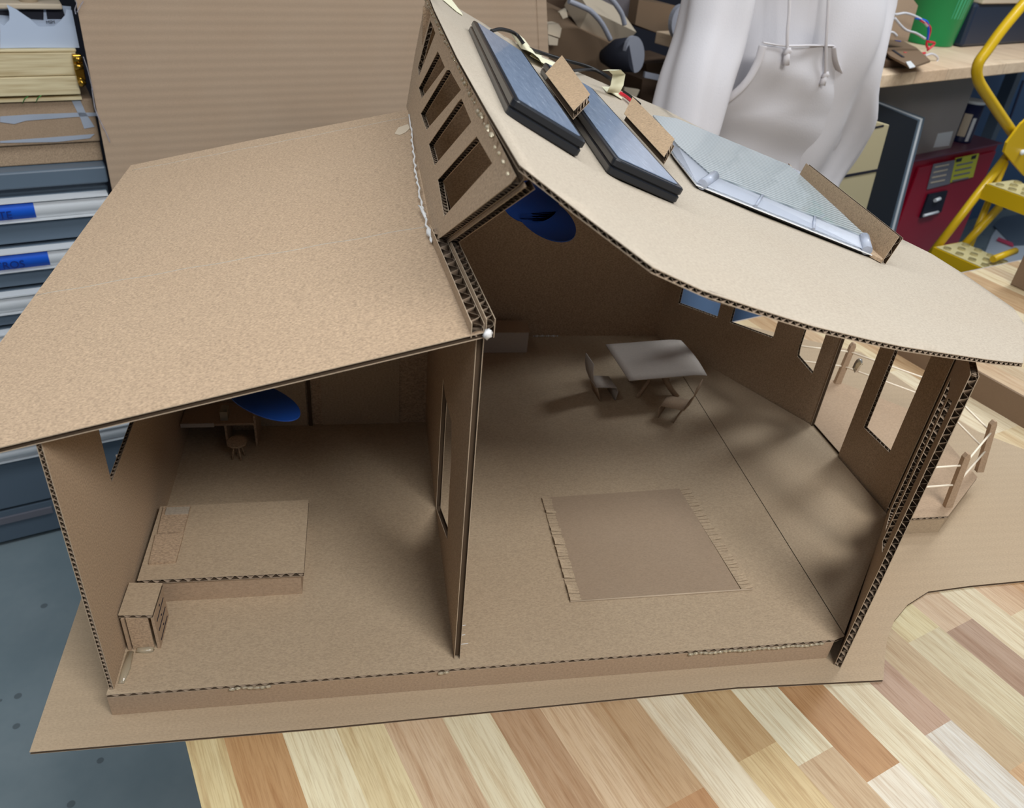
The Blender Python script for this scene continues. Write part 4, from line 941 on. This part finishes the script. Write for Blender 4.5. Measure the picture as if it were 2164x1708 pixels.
# kangaroo pocket
def onhood(p, off=0.):
    yy = p[1]; i = 0
    while i < len(rows)-2 and yy > rows[i+1][0]: i += 1
    f = (yy-rows[i][0])/(rows[i+1][0]-rows[i][0]); xl = rows[i][1]+(rows[i+1][1]-rows[i][1])*f; xr_ = rows[i][2]+(rows[i+1][2]-rows[i][2])*f
    u_ = max(-1, min(1, (p[0]-(xl+xr_)/2)/((xr_-xl)/2))); dd = pb-(.148+.02*math.sin(yy*.012))*max(.0, 1-abs(u_)**2.5)**.4-off
    q = PE(p, dd); return room(q.dot(E1), dd, q.z)
def interp(T, x):
    for (a, b), (c, d) in zip(T, T[1:]):
        if x <= c: return b+(d-b)*(x-a)/(c-a)
    return T[-1][1]
PLf = [(95, 1614), (130, 1602), (175, 1576), (222, 1522), (246, 1474), (262, 1486), (320, 1500), (372, 1518)]
PRt = [(95, 1760), (130, 1766), (175, 1786), (215, 1806), (235, 1808), (290, 1788), (335, 1768), (372, 1744)]
vs = []; nr, nc = 34, 26
for i in range(nr+1):
    yy = 95+277*i/nr
    for j in range(nc+1):
        f = j/nc; x_ = interp(PLf, yy)*(1-f)+interp(PRt, yy)*f
        vs.append(onhood((x_, yy), .012+.004*math.sin(f*9+i*.16)*math.sin(math.pi*f)+.003*math.sin(i*.5-f*5)))
mb = MB(); mb.add(vs, [(i*(nc+1)+j, i*(nc+1)+j+1, (i+1)*(nc+1)+j+1, (i+1)*(nc+1)+j) for i in range(nr) for j in range(nc)], 0, True)
o = mb.build('front_pocket', 'hoodie', hood); md = o.modifiers.new('s', 'SOLIDIFY'); md.thickness = .005
for nm, pl, r_ in (('pocket_hem', [(1612, 96), (1600, 135), (1572, 180), (1520, 223), (1478, 247)], .009), ('pocket_hem', [(1760, 98), (1766, 132), (1785, 175), (1806, 216)], .008), ('pocket_seam', [(1612, 90), (1660, 97), (1710, 96), (1762, 97)], .004)):
    mb = MB(); mb.tube(smooth([onhood(p, .018) for p in pl]), r_, 10, flat=.5); mb.build(nm, 'hoodie2', hood)
for pl, kn in (([(1668, -60), (1668, 20), (1664, 70), (1664, 110)], (1660, 138)), ([(1752, -60), (1750, 20), (1746, 90), (1744, 160)], (1737, 180))):
    pts = [onhood(p, .024) for p in pl]; mb = MB(); mb.tube(smooth(pts), .0035, 8); k0 = onhood(kn, .026)
    blob(mb, pts[-1], .008, (1, 1, 1.2), seed=3, n=10); mb.tube([pts[-1], k0], [.006, .008], 8); mb.build('drawstring', 'hoodie2', hood)
# ================================================================== BACKGROUND RIGHT: side bench
BZ = .32
QA = PZ((1815, 163), BZ); QB = PZ((2164, 130), BZ); BD = (QB-QA).normalized(); BN = Vector((-BD.y, BD.x, 0))
def PB(p, off): return PL(p, QA+BN*off, BN)
def bq(u, n_, z): q = QA+BD*u+BN*n_; q.z = z; return q
sbn = empty('side_bench', bq(.6, .4, FZ), 'pale wooden bench along the far right with a green bucket on it', 'bench')
def bbox(name, lo, hi, m, par=None, bev=0.):
    (a, b, c), (d, e, f) = lo, hi; mb = MB(); mb.box8([bq(*q) for q in [(a, b, c), (d, b, c), (d, e, c), (a, e, c), (a, b, f), (d, b, f), (d, e, f), (a, e, f)]]); return mb.build(name, m, par, bevel=bev)
bth = (QA-PB((1808, 192), 0)).z
bbox('bench_top', (-.12, 0, BZ-abs(bth)), (2.6, .75, BZ), 'benchwood', sbn, .003)
for u in (-.1, 1.9, 2.5): bbox('leg', (u, .6, FZ), (u+.06, .66, BZ-abs(bth)), 'steel', sbn)
def tb(name, L, off, depth, m, label, cat, par=None, grp=None, bev=0.):
    mb = MB(); mb.prism([PB(p, off) for p in L], BN*depth); o = mb.build(name, m, par, bevel=bev)
    return tag(o, label, cat, grp) if par is None else o
# green bucket
gbk = empty('bucket', PZ((1985, 100), BZ), 'tall green plastic bucket on the side bench', 'bucket')
c = PZ((1985, 96), BZ); pl = PB((1960, 20), .3); rr_ = (PZ((2012, 100), BZ)-PZ((1935, 100), BZ)).length/2
mb = MB(); mb.lathe(c+BN*.05, UP, [(0, rr_*.84), (.005, rr_*.88), (.34, rr_*1.22), (.342, rr_*1.27), (.36, rr_*1.27)], 40); mb.build('pail', 'green', gbk)
mb = MB(); vs = []; ax0 = math.atan2(-(BN.y), -(BN.x))
for i in range(9):
    a_ = ax0-.55+i*.07
    for z_, r_ in ((.10, .975), (.24, 1.12)): vs.append(c+BN*.05+Vector((math.cos(a_)*rr_*r_*1.004, math.sin(a_)*rr_*r_*1.004, z_+(.01*(i % 2)))))
mb.add(vs, [(2*i, 2*i+2, 2*i+3, 2*i+1) for i in range(8)], 0, True); mb.build('printed_label', 'greenpale', gbk)
# dark bin
bn_ = empty('storage_bin', PB((2110, 80), .25), 'dark navy storage bin at the right end of the side bench', 'storage bin')
ub = (PB((2034, 94), .25)-QA).dot(BD); zt_b = PB((2060, 8), .25).z
bbox('bin_body', (ub, .25, BZ+.001), (ub+.75, .55, zt_b), 'navy', bn_, .012)
bbox('bin_lid', (ub+.02, .24, zt_b), (ub+.76, .56, zt_b+.03), 'offwhite', bn_, .004)
# brown panel with wiring
wp = empty('wired_panel', PB((1900, 60), .12), 'reddish brown cardboard panel leaning on the bench beside the bucket with loose wires', 'cardboard panel')
tb('panel', [(1880, -10), (1925, -8), (1940, 12), (1918, 88), (1852, 80), (1850, 20)], .16, .008, 'brown', '', '', wp)
for i, (pl, m) in enumerate((([(1865, 15), (1890, 30), (1915, 28), (1945, 40), (1960, 55)], 'wirewhite'), ([(1890, 38), (1912, 62), (1935, 70), (1955, 82)], 'wirewhite'), ([(1848, 82), (1870, 72), (1885, 68), (1895, 76)], 'wirewhite'), ([(1935, 38), (1958, 46), (1962, 65), (1960, 85)], 'bluetape'), ([(1945, 42), (1966, 60), (1958, 92), (1962, 104)], 'red'), ([(1962, 88), (1975, 92), (1960, 106)], 'red'), ([(1955, 118), (1970, 114), (1982, 124), (1974, 138)], 'wirewhite'), ([(1910, 112), (1935, 115), (1955, 112)], 'red'))):
    mb = MB(); mb.tube(smooth([PB(p, .10) for p in pl]), .004, 6); mb.build('wire', m, wp)
cbn = empty('circuit_board', PZ((1920, 125), BZ), 'tan cardboard circuit holder with blue tape lying at the bench edge', 'circuit project')
def bz(name, L, z, th, m, par, zs=None): 
    mb = MB(); mb.prism([PZ(p, z) for p in L], (0, 0, th)); return mb.build(name, m, par)
bz('board', [(1845, 88), (1890, 82), (1935, 104), (1965, 132), (1925, 146), (1880, 122)], BZ+.03, .006, 'scrap', cbn)
bz('tape', [(1843, 86), (1862, 84), (1872, 98), (1860, 100)], BZ+.037, .002, 'bluetape', cbn); bz('tape', [(1886, 80), (1898, 78), (1904, 88), (1892, 86)], BZ+.037, .002, 'bluetape', cbn)
bz('tape', [(1914, 132), (1924, 130), (1934, 142), (1922, 145)], BZ+.037, .002, 'white', cbn)
bz('slot', [(1884, 106), (1889, 106), (1912, 121), (1906, 121)], BZ+.037, .001, 'darkwall', cbn)
bz('support', [(1820, 130), (1850, 112), (1900, 130), (1915, 143), (1850, 142)], BZ+.002, .02, 'scrapdark', cbn)
mb = MB(); mb.prism([PB(p, .14) for p in [(1846, 60), (1856, 55), (1866, 62), (1856, 68)]], BN*.02); mb.build('connector', 'orange', cbn)
# under the bench
RO = .22
rc = empty('safety_cabinet', PB((2000, 500), RO), 'dark red steel safety cabinet with grey and yellow signs under the side bench', 'cabinet')
pl_ = PB((1935, 338), RO); pr_ = PB((2120, 303), RO); zr = (pl_.z+pr_.z)/2
ul = (pl_-QA).dot(BD)-.12; ur = (PB((2075, 500), RO)-QA).dot(BD)
ur = (PB((2110, 305), RO)-QA).dot(BD)
bbox('body', (ul, RO, FZ), (ur, RO+.42, zr), 'redsteel', rc, .006)
bbox('top', (ul-.01, RO-.01, zr), (ur+.01, RO+.43, zr+.006), 'redtop', rc)
bbox('door', (ul+.15, RO-.012, FZ+.05), (ur-.02, RO, zr-.03), 'redsteel', rc, .003)
def sg(name, L, off, m, th=-.003): mb = MB(); mb.prism([PB(p, off) for p in L], BN*th); return mb.build(name, m, rc)
sg('sign', [(1972, 347), (2017, 338), (2006, 388), (1958, 400)], RO-.013, 'signgrey'); sg('sign', [(2019, 334), (2068, 324), (2055, 374), (2005, 386)], RO-.013, 'signyellow')
sg('sign_bar', [(2021, 336), (2034, 333), (2031, 341), (2020, 343)], RO-.0165, 'blackink', -.001); sg('sign_bar', [(2054, 330), (2064, 327), (2061, 335), (2052, 337)], RO-.0165, 'blackink', -.001)
for k in range(4):
    y = 352+k*11; sg('sign_text_line', [(1976-k*3, y), (2006-k*3, y-6), (2005-k*3, y-3), (1975-k*3, y+3)], RO-.0165, 'offwhite', -.001)
    sg('sign_text_line', [(2022-k*3, y-4), (2056-k*3, y-11), (2055-k*3, y-8), (2021-k*3, y-1)], RO-.0165, 'signgrey', -.001)
latch = sg('latch', [(1960, 410), (2000, 402), (1986, 447), (1942, 460)], RO-.013, 'blackink', -.008)
mb = MB(); mb.tube([PB((1952, 456), RO-.024), PB((1982, 448), RO-.024)], .006, 8); mb.tube([PB((1976, 424), RO-.028), PB((1986, 420), RO-.028)], .008, 10); o = mb.build('handle', 'alu', rc)
# paint can
cn_ = empty('paint_can', PL((2050, 305), (0, 0, zr), UP), 'dark blue paint can with pale label standing on the red cabinet', 'paint can')
c = PL((2048, 303), Vector((0, 0, zr+.006)), UP); wv = PL((2078, 308), Vector((0, 0, zr+.006)), UP)-PL((2020, 300), Vector((0, 0, zr+.006)), UP); rc_ = wv.length/2*.82; base = c+BN*rc_
tpz = PL((2080, 208), base, BN).z-zr
mb = MB(); mb.lathe(base, UP, [(0, rc_), (.006, rc_*1.02), (.01, rc_), (tpz*.9, rc_)], 36); mb.build('can_body', 'canblue', cn_)
mb = MB(); mb.lathe(base+UP*tpz*.9, UP, [(0, rc_), (tpz*.03, rc_*1.03), (tpz*.06, rc_*1.03), (tpz*.07, rc_*.9)], 36); mb.build('lid', 'alu', cn_)
for a0, a1, m, z0_, z1_, nm in ((-.35, .35, 'offwhite', .15, .68, 'label'), (.5, .85, 'white', .05, .60, 'label')):
    vs = []
    am = math.atan2(CAM.y-base.y, CAM.x-base.x)
    for i in range(9):
        a_ = am+a0+(a1-a0)*i/8
        for zz in (z0_, z1_): vs.append(base+Vector((math.cos(a_)*rc_*1.012, math.sin(a_)*rc_*1.012, tpz*zz)))
    mb = MB(); mb.add(vs, [(2*i, 2*i+2, 2*i+3, 2*i+1) for i in range(8)], 0, True); mb.build(nm, m, cn_)
# grey carton under bench
gx = empty('grey_carton', PB((1960, 300), .26), 'greyish cardboard carton with white sticker standing between bench and red cabinet', 'cardboard box')
bbox('carton', ((PB((1830, 230), .26)-QA).dot(BD)-.1, .26, zr+.006), ((PB((2033, 250), .26)-QA).dot(BD), .60, BZ-abs(bth)-.005), 'boxgrey', gx)
mb = MB(); mb.prism([PB(p, .259) for p in [(1982, 282), (2014, 277), (2005, 308), (1972, 312)]], -BN*.001); mb.build('sticker', 'white', gx)
# foam boards leaning
for i in range(4):
    o_ = -.02+i*.012
    mb = MB(); mb.prism([PB(p, .06+o_) for p in [(1790-3*i, 192-2*i), (1940+i*5, 255-2*i), (1860+i*5, 560), (1700, 560)]], BN*.008)
    ob = mb.build('foam_board', 'foamblack' if i == 0 else ('alu' if i == 2 else 'steel'))
    tag(ob, ['black foam board at the front of the leaning sheets under the bench', 'grey board directly behind the black foam board', 'silver edged board third in the leaning sheets', 'rearmost grey board in the leaning sheets'][i], 'foam board', 'boards leaning under the side bench')
fcab = empty('filing_cabinet', PB((1820, 400), -.14), 'cream two-drawer steel box in front of the black foam board', 'filing cabinet')
L = [(1760, 236), (1800, 243), (1880, 264), (1843, 400), (1810, 520), (1700, 520)]
mb = MB(); mb.prism([PB(p, -.12) for p in L], BN*.14); mb.build('body', 'cream', fcab, bevel=.004)
mb = MB(); mb.prism([PB(p, -.122) for p in [(1740, 378), (1858, 357), (1857, 362), (1740, 384)]], BN*.004); mb.build('drawer_gap', 'blackink', fcab)
mb = MB(); mb.prism([PB(p, -.121) for p in [(1790, 280), (1868, 264), (1868, 268), (1790, 285)]], BN*.003); mb.build('drawer_gap', 'blackink', fcab)
# blue wall behind the far bench
bw = empty('blue_locker', bq(2.5, .9, FZ), 'blue painted steel locker behind the paint can at the right', 'locker')
bbox('body', (.9, .82, FZ), (4.5, 1.2, BZ+.02), 'wallblue', bw)
mb = MB(); mb.prism([PB(p, .815) for p in [(2162, 170), (2166, 170), (2137, 250), (2134, 250)]], BN*.01); mb.build('door_gap', 'canblue', bw)
# step ladder ---------------------------------------------------------------
ld = empty('step_ladder', room(2.8, .95, FZ), 'yellow rolling step ladder with perforated treads at the right edge', 'step ladder')
LD = 1.0
def lp_(p, d=LD): return PE(p, d)
mb = MB(); mb.tube(smooth([lp_((2175, -6)), lp_((2120, 60)), lp_((2088, 104)), lp_((2067, 135)), lp_((2066, 165)), lp_((2085, 200)), lp_((2145, 288))], 5), .0165, 12); mb.build('hand_rail', 'yellow', ld)
for a, b, d_ in (((2128, 330), (1966, 540), LD), ((2112, 438), (2036, 520), LD-.02)):
    mb = MB(); mb.tube([lp_(a, d_), lp_(b, d_)], .0150, 12); mb.build('side_rail', 'yellow', ld)
for p, d_ in (((1968, 545), LD), ((2130, 330), LD)):
    B_ = lp_(p, d_); mb = MB(); mb.tube([Vector((B_.x, B_.y, B_.z-.02)), Vector((B_.x, B_.y, FZ))], .012, 10); mb.build('post', 'yellow', ld)
mb = MB(); mb.prism([lp_(p, LD-.03) for p in [(2158, 262), (2230, 200), (2230, 375), (2164, 372), (2122, 322), (2128, 302)]], E2*.008); mb.build('gusset_plate', 'yellow', ld)
mb = MB(); blob(mb, lp_((2160, 322), LD-.035), .009, (1, 1, 1), seed=1); mb.build('bolt', 'alu', ld)
def tread(p0, ln, dp):
    a = lp_(p0, LD-.02); o_ = a.dot(E1); z_ = a.z; nx, ny = 8, 3
    T_ = lambda x, y, z: room(o_+y, LD-.02-x, z_+z)      # x along the tread towards the viewer, y its depth
    holes = []
    for i in range(nx):
        for j in range(ny):
            cx_ = .03+(ln-.06)*(i+.5*(j % 2)*.8)/(nx-.4); cy_ = .022+(dp-.044)*j/(ny-1); r_ = .013
            holes.append([(cx_+r_*math.cos(t_)*1.1, cy_+r_*math.sin(t_)*.8) for t_ in [6.2832*k/10 for k in range(10)]])
    loops = [[(0, 0), (ln, 0), (ln, dp), (0, dp)]]+holes
    flat = [q for L_ in loops for q in L_]; trs = tessellate_polygon([[Vector((*q, 0)) for q in L_] for L_ in loops])
    mb = MB(); mb.add([T_(x, y, 0) for x, y in flat], [tuple(t_) for t_ in trs]); mb.add([T_(x, y, -.003) for x, y in flat], [tuple(t_) for t_ in trs])
    for h_ in holes:
        n = len(h_); mb.add([T_(x, y, 0) for x, y in h_]+[T_(x, y, .007) for x, y in h_], [(k, (k+1) % n, n+(k+1) % n, n+k) for k in range(n)])
    mb.build('tread', 'tread', ld)
    mb = MB()
    for y0, y1 in ((-.006, 0), (dp, dp+.006)):
        mb.box8([T_(0, y0, -.055), T_(ln, y0, -.055), T_(ln, y1, -.055), T_(0, y1, -.055), T_(0, y0, -.002), T_(ln, y0, -.002), T_(ln, y1, -.002), T_(0, y1, -.002)])
    for x0, x1 in ((-.005, 0), (ln, ln+.005)):
        mb.box8([T_(x0, -.006, -.055), T_(x1, -.006, -.055), T_(x1, dp+.006, -.055), T_(x0, dp+.006, -.055), T_(x0, -.006, -.002), T_(x1, -.006, -.002), T_(x1, dp+.006, -.002), T_(x0, dp+.006, -.002)])
    mb.build('tread_frame', 'yellow', ld)
tread((2088, 388), .42, .15); tread((1978, 522), .44, .15)
mb = MB(); mb.tube([lp_((2098, 548), LD-.2), lp_((2146, 530), LD-.2)], .012, 10); mb.build('foot_bar', 'yellow', ld)
# things on the floor beyond
fl_ = MB(); fl_.prism([PZ(p, FZ+.004) for p in [(2095, 500), (2122, 460), (2300, 470), (2300, 640), (2040, 640)]], (0, 0, .004)); tag(fl_.build('floor_daylight_sheet', 'paleblue'), 'pale blue sheet standing for window light on the floor behind the step ladder', 'sheet')  # window light on the concrete, put in as a pale blue sheet
fl_ = MB(); fl_.prism([PZ(p, FZ+.01) for p in [(2100, 478), (2118, 460), (2300, 430), (2300, 510), (2140, 520)]], (0, 0, .004)); tag(fl_.build('grey_mat', 'steel'), 'slate grey sheet on the floor behind the step ladder', 'sheet')
fl_ = MB(); fl_.prism([PZ(p, FZ+.016) for p in [(2106, 508), (2142, 522), (2140, 514), (2110, 502)]], (0, 0, .003)); tag(fl_.build('pink_tape', 'pink'), 'short pink tape strip on the floor sheets', 'tape')
mb = MB(); n_ = (E2*.95+UP*.3).normalized(); q = PE((1480, 690), 1.22); mb.prism([PL(p, q, n_) for p in [(1405, 520), (1548, 520), (1535, 760), (1400, 760)]], n_*.012)
tag(mb.build('floor_daylight_board', 'paleblue'), 'added pale blue board standing in for daylit floor, seen through the first bay window', 'board')  # added board, its colour stands for daylight reflected by the floor
# ================================================================== LIGHTS
def area(loc, rot, size, sy, power, col=(1, 1, 1)):
    l = bpy.data.lights.new('ceiling_lamp', 'AREA'); l.shape = 'RECTANGLE'; l.size = size; l.size_y = sy; l.energy = power; l.color = col
    o = bpy.data.objects.new('ceiling_lamp', l); COL.objects.link(o); o.location = loc; o.rotation_euler = rot; return o
area((.95, -1.08, 1.75), (math.radians(28), math.radians(12), 0), 1.0, .45, 36, (1, .985, .96))
area((-.6, -1.5, 1.75), (math.radians(35), 0, 0), 1.3, .4, 5, (1, .985, .96))
area((.9, .35, 2.1), (0, 0, A20), 1.8, .4, 17, (.95, .98, 1))
area((-.8, .3, 1.9), (math.radians(-30), 0, A20), 1.3, .4, 16, (.93, .97, 1))
area((2.7, 1.5, 2.0), (math.radians(-8), 0, A20), 1.8, .4, 44, (.93, .97, 1))
wd = bpy.data.worlds.new('room_light'); S.world = wd; wd.use_nodes = True
wd.node_tree.nodes['Background'].inputs[0].default_value = (.80, .88, 1, 1); wd.node_tree.nodes['Background'].inputs[1].default_value = .14
# ================================================================== CAMERA
cd = bpy.data.cameras.new('camera'); co = bpy.data.objects.new('camera', cd); COL.objects.link(co)
cd.sensor_width = 36; cd.sensor_fit = 'HORIZONTAL'; cd.lens = 36*F/W; cd.clip_start = .01; cd.clip_end = 60
co.matrix_world = Matrix((( RT.x, -DN.x, -FW.x, CAM.x), (RT.y, -DN.y, -FW.y, CAM.y), (RT.z, -DN.z, -FW.z, CAM.z), (0, 0, 0, 1)))
cd.dof.use_dof = True; cd.dof.focus_distance = .95; cd.dof.aperture_fstop = 9
S.camera = co
S.view_settings.view_transform = 'Standard'; S.view_settings.look = 'None'; S.view_settings.exposure = 0.; S.view_settings.gamma = 1
